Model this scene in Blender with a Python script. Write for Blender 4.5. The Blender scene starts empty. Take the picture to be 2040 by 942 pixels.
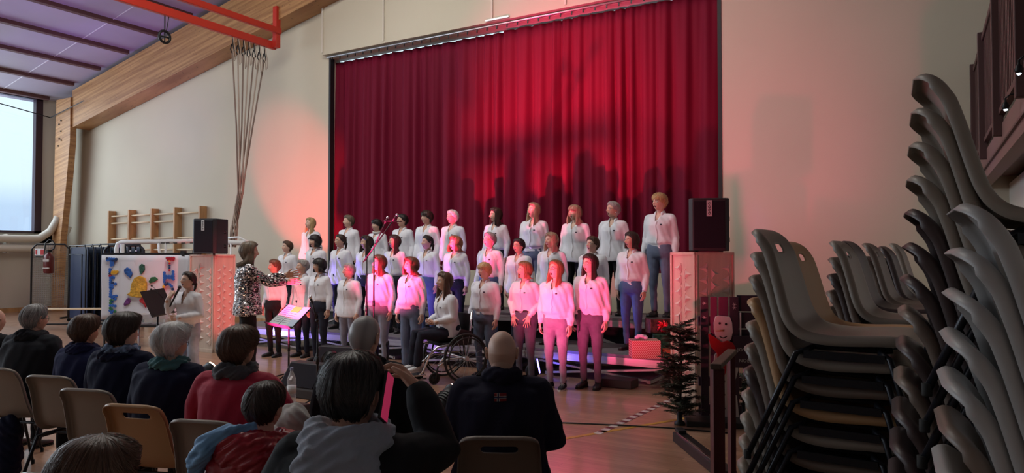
import bpy, bmesh, math, random
import numpy as np
from mathutils import Vector, Matrix, noise
R = math.radians
random.seed(7); np.random.seed(7)
SC = bpy.context.scene
COL = SC.collection
# ------------------------------------------------------------------ camera
FPX, HOR, YAW = 1400.0, 505.0, R(30.4)
CAMZ = 1.6
cd = bpy.data.cameras.new('camera'); cam = bpy.data.objects.new('camera', cd); COL.objects.link(cam)
cd.sensor_width = 36.0; cd.lens = FPX/2040*36; cd.clip_start = .05; cd.clip_end = 300
cam.location = (0, 0, CAMZ)
cam.rotation_euler = (R(90)+math.atan((HOR-471)/FPX), 0, YAW)
SC.camera = cam
SC.view_settings.view_transform = 'Standard'; SC.view_settings.look = 'None'
SC.view_settings.exposure = 0.0; SC.view_settings.gamma = 1.0; SC.view_settings.use_curve_mapping = False
SC.cycles.max_bounces = 6; SC.cycles.diffuse_bounces = 3; SC.cycles.glossy_bounces = 3
SC.cycles.transparent_max_bounces = 8; SC.cycles.sample_clamp_indirect = 4.0
SC.cycles.caustics_reflective = False; SC.cycles.caustics_refractive = False
# ------------------------------------------------------------------ world
wd = bpy.data.worlds.new('sky'); SC.world = wd; wd.use_nodes = True
nt = wd.node_tree; nt.nodes.clear()
out = nt.nodes.new('ShaderNodeOutputWorld'); bg = nt.nodes.new('ShaderNodeBackground')
tc = nt.nodes.new('ShaderNodeTexCoord'); sp = nt.nodes.new('ShaderNodeSeparateXYZ'); rp = nt.nodes.new('ShaderNodeValToRGB')
nt.links.new(tc.outputs['Generated'], sp.inputs[0]); nt.links.new(sp.outputs['Z'], rp.inputs[0])
nt.links.new(rp.outputs[0], bg.inputs[0]); nt.links.new(bg.outputs[0], out.inputs[0])
cr = rp.color_ramp
cr.elements[0].position = .0; cr.elements[0].color = (.40, .56, .80, 1)
cr.elements[1].position = .30; cr.elements[1].color = (.72, .90, 1.0, 1)
e = cr.elements.new(.055); e.color = (.42, .58, .78, 1)
e = cr.elements.new(.085); e.color = (.62, .80, .92, 1)
bg.inputs[1].default_value = 1.35

def W(px, t, z=None, py=None):
    """world point at image column px and depth t along the view; height z, or the height seen at image row py"""
    r = (px-1020)/FPX
    x = t*(-math.sin(YAW)+r*math.cos(YAW)); y = t*(math.cos(YAW)+r*math.sin(YAW))
    if z is None: z = 0 if py is None else CAMZ+(HOR-py)*t/FPX
    return Vector((x, y, z))
def TY(px, Y):                                    # depth of the plane y=Y at column px
    return Y/(math.cos(YAW)+(px-1020)/FPX*math.sin(YAW))
def TX(px, X):
    return X/(-math.sin(YAW)+(px-1020)/FPX*math.cos(YAW))
# ------------------------------------------------------------------ lights
def area(name, loc, aim, size, power, color):
    l = bpy.data.lights.new(name, 'AREA'); l.shape = 'RECTANGLE'; l.size, l.size_y = size
    l.energy = power; l.color = color
    o = bpy.data.objects.new(name, l); COL.objects.link(o); o.location = loc
    o.rotation_euler = (Vector(aim)-Vector(loc)).to_track_quat('-Z', 'Y').to_euler(); return o
def spot(name, loc, aim, power, color, angle=50, blend=.5, size=.06):
    l = bpy.data.lights.new(name, 'SPOT'); l.energy = power; l.color = color
    l.spot_size = R(angle); l.spot_blend = blend; l.shadow_soft_size = size
    o = bpy.data.objects.new(name, l); COL.objects.link(o); o.location = loc
    o.rotation_euler = (Vector(aim)-Vector(loc)).to_track_quat('-Z', 'Y').to_euler(); return o
LIGHTS_HERE = True
area('window_daylight', (-21.15, 2.0, 4.1), (0, 5.0, 2.0), (15, 3.8), 900, (.80, .90, 1.0))
area('added_overhead_fill', (-9.0, 5.2, 8.1), (-9.5, 8.5, 0), (9, 2.4), 540, (1.0, .97, .90))  # added soft fill below the ceiling
area('added_rear_fill', (-9.0, -4.8, 4.4), (-5, 6, 1.0), (8, 2.5), 85, (.90, .94, 1.0))  # added weak fill from behind the camera, the front wall has no window
PAR_A = Vector((-6.75, 5.05, .33)); PAR_B = Vector((-3.80, 5.45, .30)); PAR_C = Vector((-2.23, 3.70, .30)); PAR_D = Vector((-6.44, 6.45, .30)); PAR_E = Vector((-10.0, 7.95, .22)); PAR_F = Vector((-4.3, 8.02, .16))
AIM_A, AIM_B, AIM_C, AIM_D = (-5.75, 11.0, 3.7), (-3.3, 9.8, 2.5), (-3.6, 10.0, 2.6), (-10.6, 8.1, 1.3)
PAR_G = Vector((-9.75, 7.95, .45)); AIM_G = (-11.65, 11.0, 2.9)
spot('par_glow_wall', PAR_G, AIM_G, 1000, (1.0, .07, .09), 36, .45)
PAR_H = Vector((-6.3, 7.95, .2)); AIM_H = (-6.2, 8.9, 1.75)
spot('par_glow_purple', PAR_H, AIM_H, 60, (.55, .16, 1.0), 75, .8, .05)
spot('par_glow_red', PAR_A, AIM_A, 5600, (1.0, .03, .17), 42, 1.0)
spot('par_glow_pink', PAR_B, AIM_B, 640, (1.0, .07, .22), 66, .75)
spot('par_glow_rose', PAR_C, AIM_C, 420, (1.0, .09, .16), 54, .6)
spot('par_glow_left', PAR_D, AIM_D, 420, (1.0, .09, .12), 34, .5)
PAR_V = Vector((-14.0, 9.6, .35)); AIM_V = (-17.0, 8.6, 7.0)
spot('par_glow_violet', PAR_V, AIM_V, 650, (.42, .16, 1.0), 68, .9, .1)
AIM_E, AIM_F = (-6.0, 9.0, 1.6), (-2.9, 8.68, .75)
spot('par_glow_blue', PAR_E, AIM_E, 380, (.25, .14, 1.0), 50, .7, .05)
spot('par_glow_blue_right', PAR_F, AIM_F, 45, (.16, .12, 1.0), 46, .6, .04)
# ------------------------------------------------------------------ materials
MATS = {}
def mat(name, col, rough=.6, metal=0.0, spec=.5, bump=0, bscale=40, var=0, vscale=3, stretch=None, sheen=0, trans=0, coat=0, emis=0, alpha=1, bdist=.004):
    if name in MATS: return MATS[name]
    m = bpy.data.materials.new(name); m.use_nodes = True; MATS[name] = m
    n = m.node_tree.nodes; L = m.node_tree.links; b = n['Principled BSDF']
    c = tuple(col)+(1,) if len(col) == 3 else col
    b.inputs['Base Color'].default_value = c; b.inputs['Roughness'].default_value = rough
    b.inputs['Metallic'].default_value = metal; b.inputs['Specular IOR Level'].default_value = spec
    if sheen: b.inputs['Sheen Weight'].default_value = sheen
    if trans: b.inputs['Transmission Weight'].default_value = trans
    if coat: b.inputs['Coat Weight'].default_value = coat
    if alpha < 1: b.inputs['Alpha'].default_value = alpha
    if emis: b.inputs['Emission Color'].default_value = c; b.inputs['Emission Strength'].default_value = emis
    if bump or var:
        t = n.new('ShaderNodeTexCoord'); mp = n.new('ShaderNodeMapping'); L.new(t.outputs['Object'], mp.inputs[0])
        if stretch: mp.inputs['Scale'].default_value = stretch
    if bump:
        x = n.new('ShaderNodeTexNoise'); x.inputs['Scale'].default_value = bscale; x.inputs['Detail'].default_value = 5
        L.new(mp.outputs[0], x.inputs[0]); bp = n.new('ShaderNodeBump'); bp.inputs['Strength'].default_value = bump
        bp.inputs['Distance'].default_value = bdist
        L.new(x.outputs[0], bp.inputs['Height']); L.new(bp.outputs[0], b.inputs['Normal'])
    if var:
        x = n.new('ShaderNodeTexNoise'); x.inputs['Scale'].default_value = vscale; x.inputs['Detail'].default_value = 4
        L.new(mp.outputs[0], x.inputs[0]); r = n.new('ShaderNodeValToRGB')
        r.color_ramp.elements[0].position = .3; r.color_ramp.elements[1].position = .7
        r.color_ramp.elements[0].color = tuple(max(0, v*(1-var)) for v in c[:3])+(1,)
        r.color_ramp.elements[1].color = tuple(min(1, v*(1+var)) for v in c[:3])+(1,)
        L.new(x.outputs[0], r.inputs[0]); L.new(r.outputs[0], b.inputs['Base Color'])
    return m
# ------------------------------------------------------------------ mesh builder
def frame_from(d, up=(0, 0, 1)):
    d = Vector(d).normalized(); u = Vector(up)
    if abs(d.dot(u.normalized())) > .98: u = Vector((0, 1, 0)) if abs(d.y) < .9 else Vector((1, 0, 0))
    a = u.cross(d).normalized(); b = d.cross(a).normalized(); return a, b, d
class MB:
    def __init__(s): s.v = []; s.f = []; s.m = []
    def add(s, v, f, mi=0):
        k = len(s.v); s.v.extend([tuple(p) for p in v]); s.f.extend([tuple(i+k for i in q) for q in f])
        s.m.extend([mi]*len(f) if isinstance(mi, int) else mi); return s
    def box(s, c, size, rz=0, M=None, mi=0):
        x, y, z = [q/2 for q in size]
        v = [Vector((a*x, b*y, d*z)) for a in (-1, 1) for b in (-1, 1) for d in (-1, 1)]
        if M is not None: v = [M @ p for p in v]
        elif rz: m = Matrix.Rotation(rz, 3, 'Z'); v = [m @ p for p in v]
        c = Vector(c)
        return s.add([p+c for p in v], [(0, 1, 3, 2), (4, 6, 7, 5), (0, 4, 5, 1), (2, 3, 7, 6), (0, 2, 6, 4), (1, 5, 7, 3)], mi)
    def bar(s, a, b, w, h, mi=0, up=(0, 0, 1)):
        a, b = Vector(a), Vector(b); x, y, d = frame_from(b-a, up)
        v = []
        for p in (a, b):
            for i, j in ((-1, -1), (1, -1), (1, 1), (-1, 1)): v.append(p+x*(i*w/2)+y*(j*h/2))
        return s.add(v, [(3, 2, 1, 0), (4, 5, 6, 7), (0, 1, 5, 4), (1, 2, 6, 5), (2, 3, 7, 6), (3, 0, 4, 7)], mi)
    def loft(s, rings, cap=True, mi=0):
        k = len(s.v); n = len(rings[0]); f = []
        for r in rings: s.v.extend([tuple(p) for p in r])
        for i in range(len(rings)-1):
            for j in range(n):
                a = k+i*n+j; b = k+i*n+(j+1) % n; f.append((a, b, b+n, a+n))
        if cap: f.append(tuple(k+j for j in range(n))[::-1]); f.append(tuple(k+(len(rings)-1)*n+j for j in range(n)))
        s.f.extend(f); s.m.extend([mi]*len(f)); return s
    def tube(s, pts, r, n=10, cap=True, mi=0, closed=False):
        pts = [Vector(p) for p in pts]; m = len(pts)
        rs = r if isinstance(r, (list, tuple)) else [r]*m
        rings = []; pa = None
        for i, p in enumerate(pts):
            if closed: d = pts[(i+1) % m]-pts[i-1]
            else: d = (pts[min(i+1, m-1)]-pts[max(i-1, 0)])
            d.normalize()
            if pa is None: a, b, _ = frame_from(d)
            else:
                a = (pa-d*pa.dot(d)).normalized(); b = d.cross(a)
            pa = a
            rings.append([p+a*(rs[i]*math.cos(2*math.pi*j/n))+b*(rs[i]*math.sin(2*math.pi*j/n)) for j in range(n)])
        if closed:
            rings.append(rings[0]); return s.loft(rings, False, mi)
        return s.loft(rings, cap, mi)
    def lathe(s, prof, c=(0, 0, 0), n=20, axis=(0, 0, 1), mi=0):
        a, b, d = frame_from(axis); c = Vector(c)
        return s.loft([[c+d*z+a*(max(r, 1e-4)*math.cos(2*math.pi*j/n))+b*(max(r, 1e-4)*math.sin(2*math.pi*j/n)) for j in range(n)] for r, z in prof], True, mi)
    def ball(s, c, r, n=14, m=9, M=None, mi=0):
        rr = r if isinstance(r, (list, tuple)) else (r, r, r); c = Vector(c); rings = []
        for i in range(m+1):
            t = -math.pi/2+math.pi*(i+.02)/(m+.04)
            ring = []
            for j in range(n):
                p = Vector((rr[0]*math.cos(t)*math.cos(2*math.pi*j/n), rr[1]*math.cos(t)*math.sin(2*math.pi*j/n), rr[2]*math.sin(t)))
                if M is not None: p = M @ p
                ring.append(c+p)
            rings.append(ring)
        return s.loft(rings, True, mi)
    def prism(s, poly, depth, M, mi=0):
        n = len(poly); v = [M @ Vector((x, y, 0)) for x, y in poly]+[M @ Vector((x, y, depth)) for x, y in poly]
        return s.add(v, [tuple(range(n))[::-1], tuple(range(n, 2*n))]+[(i, (i+1) % n, n+(i+1) % n, n+i) for i in range(n)], mi)
    def build(s, name, mats, parent=None, smooth=False, bevel=0, loc=None, rz=0):
        me = bpy.data.meshes.new(name); me.from_pydata(s.v, [], s.f)
        if not isinstance(mats, (list, tuple)): mats = [mats]
        for m in mats: me.materials.append(m)
        if len(mats) > 1: me.polygons.foreach_set('material_index', s.m)
        if smooth: me.polygons.foreach_set('use_smooth', [True]*len(me.polygons))
        bm = bmesh.new(); bm.from_mesh(me); bmesh.ops.recalc_face_normals(bm, faces=bm.faces); bm.to_mesh(me); bm.free()
        o = bpy.data.objects.new(name, me); COL.objects.link(o)
        if parent is not None: o.parent = parent
        if bevel:
            b = o.modifiers.new('edge', 'BEVEL'); b.width = bevel; b.segments = 2; b.limit_method = 'ANGLE'
        if smooth == 'auto':
            me.polygons.foreach_set('use_smooth', [True]*len(me.polygons))
            me.set_sharp_from_angle(angle=R(40)) if hasattr(me, 'set_sharp_from_angle') else None
        if loc is not None: o.location = loc
        if rz: o.rotation_euler.z = rz
        return o
def tag(o, label=None, cat=None, group=None, kind=None):
    if label: o['label'] = label
    if cat: o['category'] = cat
    if group: o['group'] = group
    if kind: o['kind'] = kind
    return o
def thing(name, label, cat, loc=(0, 0, 0), rz=0, group=None):
    o = bpy.data.objects.new(name, None); COL.objects.link(o); o.location = loc; o.rotation_euler = (0, 0, rz)
    o.empty_display_size = .1
    return tag(o, label, cat, group)
def dup(root, loc, rz, label=None, group=None, swap=None):
    def cp(o, par):
        c = o.copy(); COL.objects.link(c)
        if par is not None: c.parent = par
        for ch in o.children: cp(ch, c)
        if swap and c.type == 'MESH' and c.material_slots and c.material_slots[0].material in swap:
            old = c.material_slots[0].material
            c.material_slots[0].link = 'OBJECT'; c.material_slots[0].material = swap[old]
        return c
    r = cp(root, None); r.location = loc; r.rotation_euler = (0, 0, rz)
    if label: r['label'] = label
    if group: r['group'] = group
    return r
# ------------------------------------------------------------------ shared materials
M_wall = mat('wall_plaster', (.60, .540, .425), .85, bump=.25, bscale=60, var=.03, vscale=.6)
M_wall_l = mat('wall_pale', (.60, .56, .50), .85, bump=.2, bscale=60)
M_dark = mat('dark_metal', (.012, .012, .014), .45, .3)
M_blk = mat('black_plastic', (.01, .01, .012), .5)
M_chrome = mat('chrome', (.75, .75, .78), .18, 1)
M_alu = mat('aluminium', (.62, .62, .64), .38, .85)
M_white = mat('white_paint', (.75, .76, .78), .45)
M_pine = mat('pine_wood', (.50, .27, .12), .5, var=.25, vscale=8, stretch=(1, 1, .15))
M_rung = mat('pale_beech', (.72, .55, .36), .45)
M_redwood = mat('dark_red_wood', (.09, .012, .016), .45, var=.3, vscale=6, stretch=(1, 1, .2))
# glulam with knots
def glulam():
    m = bpy.data.materials.new('glulam_timber'); m.use_nodes = True; n = m.node_tree.nodes; L = m.node_tree.links; b = n['Principled BSDF']
    t = n.new('ShaderNodeTexCoord'); mp = n.new('ShaderNodeMapping'); mp.inputs['Rotation'].default_value = (0, R(11.2), 0)
    L.new(t.outputs['Object'], mp.inputs[0])
    w = n.new('ShaderNodeTexNoise'); w.inputs['Scale'].default_value = 2.5; mp2 = n.new('ShaderNodeMapping'); mp2.inputs['Scale'].default_value = (.25, 1, 7)
    L.new(mp.outputs[0], mp2.inputs[0]); L.new(mp2.outputs[0], w.inputs[0]); w.inputs['Detail'].default_value = 4
    r = n.new('ShaderNodeValToRGB'); r.color_ramp.elements[0].color = (.30, .135, .05, 1); r.color_ramp.elements[1].color = (.50, .27, .11, 1)
    r.color_ramp.elements[0].position = .35; r.color_ramp.elements[1].position = .65
    L.new(w.outputs[0], r.inputs[0])
    v = n.new('ShaderNodeTexVoronoi'); mp3 = n.new('ShaderNodeMapping'); mp3.inputs['Scale'].default_value = (1.9, 1.9, 4.2)
    L.new(mp.outputs[0], mp3.inputs[0]); L.new(mp3.outputs[0], v.inputs[0])
    k = n.new('ShaderNodeValToRGB'); k.color_ramp.elements[0].position = .07; k.color_ramp.elements[0].color = (.12, .10, .10, 1)
    k.color_ramp.elements[1].position = .15; k.color_ramp.elements[1].color = (1, 1, 1, 1); L.new(v.outputs['Distance'], k.inputs[0])
    mx = n.new('ShaderNodeMix'); mx.data_type = 'RGBA'; mx.blend_type = 'MULTIPLY'; mx.inputs[0].default_value = 1
    L.new(r.outputs[0], mx.inputs[6]); L.new(k.outputs[0], mx.inputs[7]); L.new(mx.outputs[2], b.inputs['Base Color'])
    b.inputs['Roughness'].default_value = .5; return m
M_glu = glulam()
def floor_mat():
    m = bpy.data.materials.new('sports_parquet'); m.use_nodes = True; n = m.node_tree.nodes; L = m.node_tree.links; b = n['Principled BSDF']
    t = n.new('ShaderNodeTexCoord'); mp = n.new('ShaderNodeMapping'); mp.inputs['Rotation'].default_value = (0, 0, R(0))
    L.new(t.outputs['Object'], mp.inputs[0])
    br = n.new('ShaderNodeTexBrick'); br.inputs['Scale'].default_value = 1.0; br.inputs['Brick Width'].default_value = 1.2; br.inputs['Row Height'].default_value = .09
    br.inputs['Color1'].default_value = (.31, .165, .105, 1); br.inputs['Color2'].default_value = (.40, .225, .145, 1)
    br.inputs['Mortar'].default_value = (.16, .10, .06, 1); br.inputs['Mortar Size'].default_value = .0015; br.offset = .37
    L.new(mp.outputs[0], br.inputs[0])
    w = n.new('ShaderNodeTexNoise'); w.inputs['Scale'].default_value = 5; mp2 = n.new('ShaderNodeMapping'); mp2.inputs['Scale'].default_value = (.5, 6, 1)
    L.new(t.outputs['Object'], mp2.inputs[0]); L.new(mp2.outputs[0], w.inputs[0])
    mx = n.new('ShaderNodeMix'); mx.data_type = 'RGBA'; mx.blend_type = 'OVERLAY'; mx.inputs[0].default_value = .35
    L.new(br.outputs[0], mx.inputs[6]); L.new(w.outputs[0], mx.inputs[7]); L.new(mx.outputs[2], b.inputs['Base Color'])
    b.inputs['Roughness'].default_value = .26; b.inputs['Coat Weight'].default_value = .25; b.inputs['Coat Roughness'].default_value = .12
    w2 = n.new('ShaderNodeTexNoise'); w2.inputs['Scale'].default_value = 1.2; L.new(t.outputs['Object'], w2.inputs[0])
    mr = n.new('ShaderNodeMapRange'); mr.inputs[3].default_value = .2; mr.inputs[4].default_value = .42; L.new(w2.outputs[0], mr.inputs[0]); L.new(mr.outputs[0], b.inputs['Roughness'])
    return m
M_floor = floor_mat()
# ------------------------------------------------------------------ the room
YB = 11.0; XL = -21.5; XR = .95; YF = -5.0
CX0, CX1, CZ0, CZ1 = -11.0, -2.73, 1.28, 5.80       # curtain opening
def ceilz(x): return 10.10+.198*x
st = lambda o: tag(o, kind='structure')
st(MB().box(((XL+6)/2, (YB+YF)/2, -.1), (6-XL+1, YB-YF+1, .2)).build('floor', M_floor))
b = MB()   # stage wall with the opening
b.box(((XL+CX0)/2, YB+.15, 5), (CX0-XL, .3, 10)); b.box(((CX1+6)/2, YB+.15, 5), (6-CX1, .3, 10))
b.box(((CX0+CX1)/2, YB+.15, CZ0/2), (CX1-CX0, .3, CZ0)); b.box(((CX0+CX1)/2, YB+.15, (CZ1+10.4)/2), (CX1-CX0, .3, 10.4-CZ1))
st(b.build('wall_back', M_wall))
st(MB().box((-6.9, YB+1.3, 3.6), (9, .1, 5)).build('wall_stage', M_blk))
# boxing above the curtain
b = MB(); b.box(((CX0-.12+2.0)/2-2.2, YB-.09, 8.15), (12.5, .18, 4.55))
bx = MB(); x0, x1 = CX0-.12, 1.2
bx.box(((x0+x1)/2, YB-.06, 5.86+2.3), (x1-x0, .12, 4.6)); st(bx.build('wall_fascia', M_wall))
# the box that starts left of the curtain: seams
sm = MB()
for px in (650, 762, 980, 1127, 1262):
    p = W(px, TY(px, YB-.13)); sm.box((p[0] if px > 650 else x0+.02, YB-.13, 5.88+2.3), (.035, .03, 4.55))
st(sm.build('trim_1', mat('cream_trim', (.66, .60, .52), .7)))
cs = MB(); cs.bar((x0-.16, YB-.16, 7.0), (x0+.5, YB-.16, 7.35), .35, .16); st(cs.build('trim_2', M_wall))
# left wall with long window
wy1, wz0, wz1 = 10.35, 2.17, 6.02
b = MB()
b.box((XL-.15, (YF+YB)/2, wz0/2), (.3, YB-YF, wz0)); b.box((XL-.15, (wy1+YB)/2, 4), (.3, YB-wy1, 4.2)); b.box((XL-.15, (YF+YB)/2, 6.9), (.3, YB-YF, 2*(6.9-wz1)))
b.box((XL-.15, -4.5, 4), (.3, 1.0, 4.2))
st(b.build('wall_left', M_wall_l))
M_frame = mat('dark_purple_frame', (.035, .015, .03), .4)
wroot = tag(thing('window_1', None, None), kind='structure'); del_ = None
fr = MB(); fr.box((XL-.02, wy1-.09, (wz0+wz1)/2), (.16, .18, wz1-wz0)); fr.box((XL-.02, (wy1-4)/2, wz1-.05), (.16, wy1+4, .1)); fr.box((XL-.02, (wy1-4)/2, wz0+.03), (.16, wy1+4, .06))
for k in range(1, 5): fr.box((XL-.02, wy1-2.9*k, (wz0+wz1)/2), (.12, .12, wz1-wz0))
fr.build('window_frame', M_frame, wroot)
gl = bpy.data.materials.new('window_glass'); gl.use_nodes = True; n = gl.node_tree.nodes; L = gl.node_tree.links; n.clear()
o_ = n.new('ShaderNodeOutputMaterial'); mx = n.new('ShaderNodeMixShader'); tr = n.new('ShaderNodeBsdfTransparent'); gs = n.new('ShaderNodeBsdfGlossy'); gs.inputs['Roughness'].default_value = .05
mx.inputs[0].default_value = .06; L.new(tr.outputs[0], mx.inputs[1]); L.new(gs.outputs[0], mx.inputs[2]); L.new(mx.outputs[0], o_.inputs[0]); M_glass = gl
MB().box((XL-.08, (wy1-4)/2, (wz0+wz1)/2), (.012, wy1+4, wz1-wz0)).build('pane', M_glass, wroot)
dr = tag(thing('door_1', None, None), kind='structure')
MB().box((XL+.04, 7.6, 1.0), (.08, 3.4, 2.0)).build('door_leaf', M_frame, dr); MB().tube([(XL+.1, 9.0, 1.0), (XL+.16, 9.0, 1.0), (XL+.16, 8.86, 1.0)], .012).build('handle', M_chrome, dr)
st(MB().box((XL+.03, (YF+YB)/2, .06), (.05, YB-YF, .12)).build('baseboard_left', M_pine))
st(MB().box(((XL+CX0)/2, YB-.02, .06), (CX0-XL, .04, .12)).build('baseboard_back', M_pine))
# ceiling: sloping panels with purlins
def quadbox(x0, x1, y0, y1, th, dz=0):
    v = [(x0, y0, ceilz(x0)+dz), (x1, y0, ceilz(x1)+dz), (x1, y1, ceilz(x1)+dz), (x0, y1, ceilz(x0)+dz)]
    v += [(a, b_, c+th) for a, b_, c in v]
    return v, [(0, 1, 2, 3), (7, 6, 5, 4), (0, 4, 5, 1), (1, 5, 6, 2), (2, 6, 7, 3), (3, 7, 4, 0)]
b = MB(); b.add(*quadbox(XL-.3, 6.2, YF-.2, YB+.4, .2, .12)); st(b.build('ceiling', mat('ceiling_panel', (.42, .38, .46), .7, var=.05, vscale=1)))
pu = MB()
for k in range(13):
    x = -21.25+1.27*k; pu.add(*quadbox(x-.045, x+.045, YF, YB-.6, .10, .03))
st(pu.build('trim_3', mat('purlin_wood', (.12, .055, .05), .6)))
pj = MB()
for k in range(6): y_ = -3+2.45*k; pj.add(*quadbox(XL, 6, y_-.008, y_+.008, .02, .108))
st(pj.build('trim_4', mat('panel_joint', (.75, .72, .78), .7)))
# glulam portal: rafter along the stage wall and tapered column
bm_ = MB(); ys0, ys1 = 10.5, YB
def sl(x0, x1, d0, d1, y0, y1):
    v = [(x0, y0, ceilz(x0)-d0), (x1, y0, ceilz(x1)-d0), (x1, y0, ceilz(x1)-d1), (x0, y0, ceilz(x0)-d1)]
    v += [(a, y1, c) for a, b_, c in v]; return v, [(0, 3, 2, 1), (4, 5, 6, 7), (0, 1, 5, 4), (1, 2, 6, 5), (2, 3, 7, 6), (3, 0, 4, 7)]
bm_.add(*sl(-20.23, 1.3, 1.03, 0, ys0, ys1-.02)); st(bm_.build('trim_5', M_glu))
cm = MB(); xs = [(0, -21.1, -20.75), (2, -21.35, -20.6), (4.6, -21.4, -20.45), (5.9, -21.4, -20.75)]
rings = [[(a, ys0-.05, z), (b_, ys0-.05, z), (b_, ys0+.12, z), (a, ys0+.12, z)] for z, a, b_ in [(0, -21.05, -20.75), (2, -21.05, -20.62), (3.6, -21.0, -20.36), (4.7, -20.98, -20.22), (5.9, -20.95, -20.22)]]
cm.loft(rings); bt = MB()
st(cm.build('trim_6', M_glu))
for dx, z in ((-.12, 5.3), (-.22, 5.2), (-.12, 5.0), (-.2, 4.8), (-.1, 4.75), (-.25, 4.6)): bt.ball((-20.55+dx, ys0-.06, z), .022)
st(bt.build('trim_7', M_dark, smooth=True))
# mezzanine on the right
XM = .61
M_mez = mat('mezzanine_paint', (.20, .11, .10), .55)
M_slat = mat('baluster_wood', (.085, .04, .038), .5)
b = MB(); b.box((XM+2.7, (YB-3.0)/2-.0, 2.68), (5.4, YB+3.0, .16)); b.box((XM+.06, (YB-3)/2, 2.60), (.12, YB+3, .30)); st(b.build('trim_8', M_mez))
st(MB().box((XM-.01, (YB-3)/2, 2.56), (.02, YB+3, .02)).build('trim_9', M_slat))
st(MB().box((XR+.05, (YB+YF)/2, 1.25), (.1, YB-YF, 2.5)).build('wall_right', M_wall_l))
s_ = MB()
for y_ in (8.4, 5.9, 3.4): s_.box((XR-.005, y_, 1.25), (.02, .05, 2.5))
st(s_.build('trim_10', M_mez))
st(MB().box((6.05, (YB+YF)/2, 5), (.1, YB-YF, 12)).build('wall_far_right', M_wall_l))
st(MB().box(((XL+6)/2, YF-.1, 5), (6-XL, .2, 12)).build('wall_front', M_wall_l))
rl = thing('balcony_railing', 'dark brown slatted balcony railing above the stacked chairs', 'railing', (XM, 0, 2.76))
MB().box((0, (YB-2)/2, 1.24), (.07, YB+2-.06, .06)).build('handrail', M_slat, rl, bevel=.01)
MB().box((0, (YB-2)/2, .1), (.05, YB+2-.06, .05)).build('bottom_rail', M_slat, rl)
s2 = MB()
for y_ in np.arange(.4, 10.9, .115): s2.box((0, y_, .66), (.03, .055, 1.12))
s2.build('balusters', M_slat, rl)
for y_ in (10.93, 9.4, 7.6, 5.8, 4.0, 2.2): MB().box((-.03, y_, .60), (.08, .08, 1.42)).build('post', M_slat, rl, bevel=.006)
# small clear bulbs of the light string on the railing
M_bulb = mat('bright_bulb', (.75, .88, 1.0), .3, emis=6)
for i, (px, py) in enumerate(((2008, 209), (2036, 135))):
    t = TX(px, XM-.09); p = W(px, t, py=py)
    bl = thing('lamp', ['small bluish lamp hanging on balcony railing, lower and farther one', 'small bluish lamp hanging on balcony railing at the picture edge'][i], 'lamp', p, group='lamps on the balcony')
    bl.scale = (.6, .6, .6); MB().lathe([(.0, -.05), (.03, -.045), (.045, -.01), (.03, .03), (.012, .05), (.012, .09)], n=14).tube([(0, 0, .09), (.05, 0, .13), (.16, 0, .13)], .01, 6).build('lamp_shade', M_dark, bl, smooth=True)
    MB().ball((0, 0, -.045), (.022, .022, .022)).build('bulb', M_bulb, bl, smooth=True)
# ------------------------------------------------------------------ curtain
def velvet():
    m = mat('red_velvet', (.155, .002, .022), .75, spec=.2, bump=.3, bscale=90)
    return m
M_vel = velvet()
def curtain(x0, x1, y, seed, label):
    rnd = random.Random(seed); n = int((x1-x0)/.022); m = 18
    ph = 0; phs = []; amps = []
    a = .05; w = 2*math.pi/.26
    for i in range(n+1):
        if i % 9 == 0: a_t = rnd.uniform(.02, .075); w_t = 2*math.pi/rnd.uniform(.17, .42)
        a += (a_t-a)*.15; w += (w_t-w)*.2; ph += w*.022; phs.append(ph); amps.append(a)
    v = []; f = []
    for j in range(m+1):
        q = j/m; z = CZ1-.05-(CZ1-CZ0-.02+.04)*q
        for i in range(n+1):
            x = x0+(x1-x0)*i/n; k = .35+.65*min(1, q*3)
            yy = y-amps[i]*k*math.sin(phs[i]+.3*math.sin(q*2+i*.01))-.012*math.sin(phs[i]*2.3+q)
            v.append((x+.01*math.sin(q*3+i*.05), yy, z))
    for j in range(m):
        for i in range(n): k = j*(n+1)+i; f.append((k, k+1, k+n+2, k+n+1))
    o = MB().add(v, f).build('stage_curtain', M_vel, smooth=True)
    s_ = o.modifiers.new('cloth', 'SOLIDIFY'); s_.thickness = .006
    return tag(o, label, 'curtain', 'stage curtains')
xm = W(1004, TY(1004, YB+.1))[0]
curtain(CX0-.02, xm+.02, YB+.20, 3, 'left half of the dark red velvet stage curtain, from wall to centre gap')
curtain(xm-.02, CX1+.02, YB+.15, 5, 'right half of the dark red velvet stage curtain, beside the right loudspeaker')
cr_ = thing('curtain_rail', 'thin metal curtain rail along the top edge of the red curtain', 'rail', (0, 0, 0))
MB().tube([(CX0-.05, YB-.04, CZ1+.02), (CX1+.1, YB-.04, CZ1+.02)], .02).build('rail', M_alu, cr_, smooth=True)
r_ = MB()
for k in range(38): x = CX0+.1+k*.218; r_.box((x, YB-.035, CZ1-.02), (.02, .015, .07))
r_.build('hooks', M_dark, cr_)
MB().box((xm, YB-.14, CZ1+.09), (.5, .04, .03)).build('bracket', M_alu, cr_)
# stage surround strip
st(MB().box((CX1+.02, YB+.05, 3.5), (.06, .12, 4.7)).build('trim_11', M_blk)); st(MB().box((CX0-.0, YB+.05, 3.5), (.05, .12, 4.7)).build('trim_12', M_blk))
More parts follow.
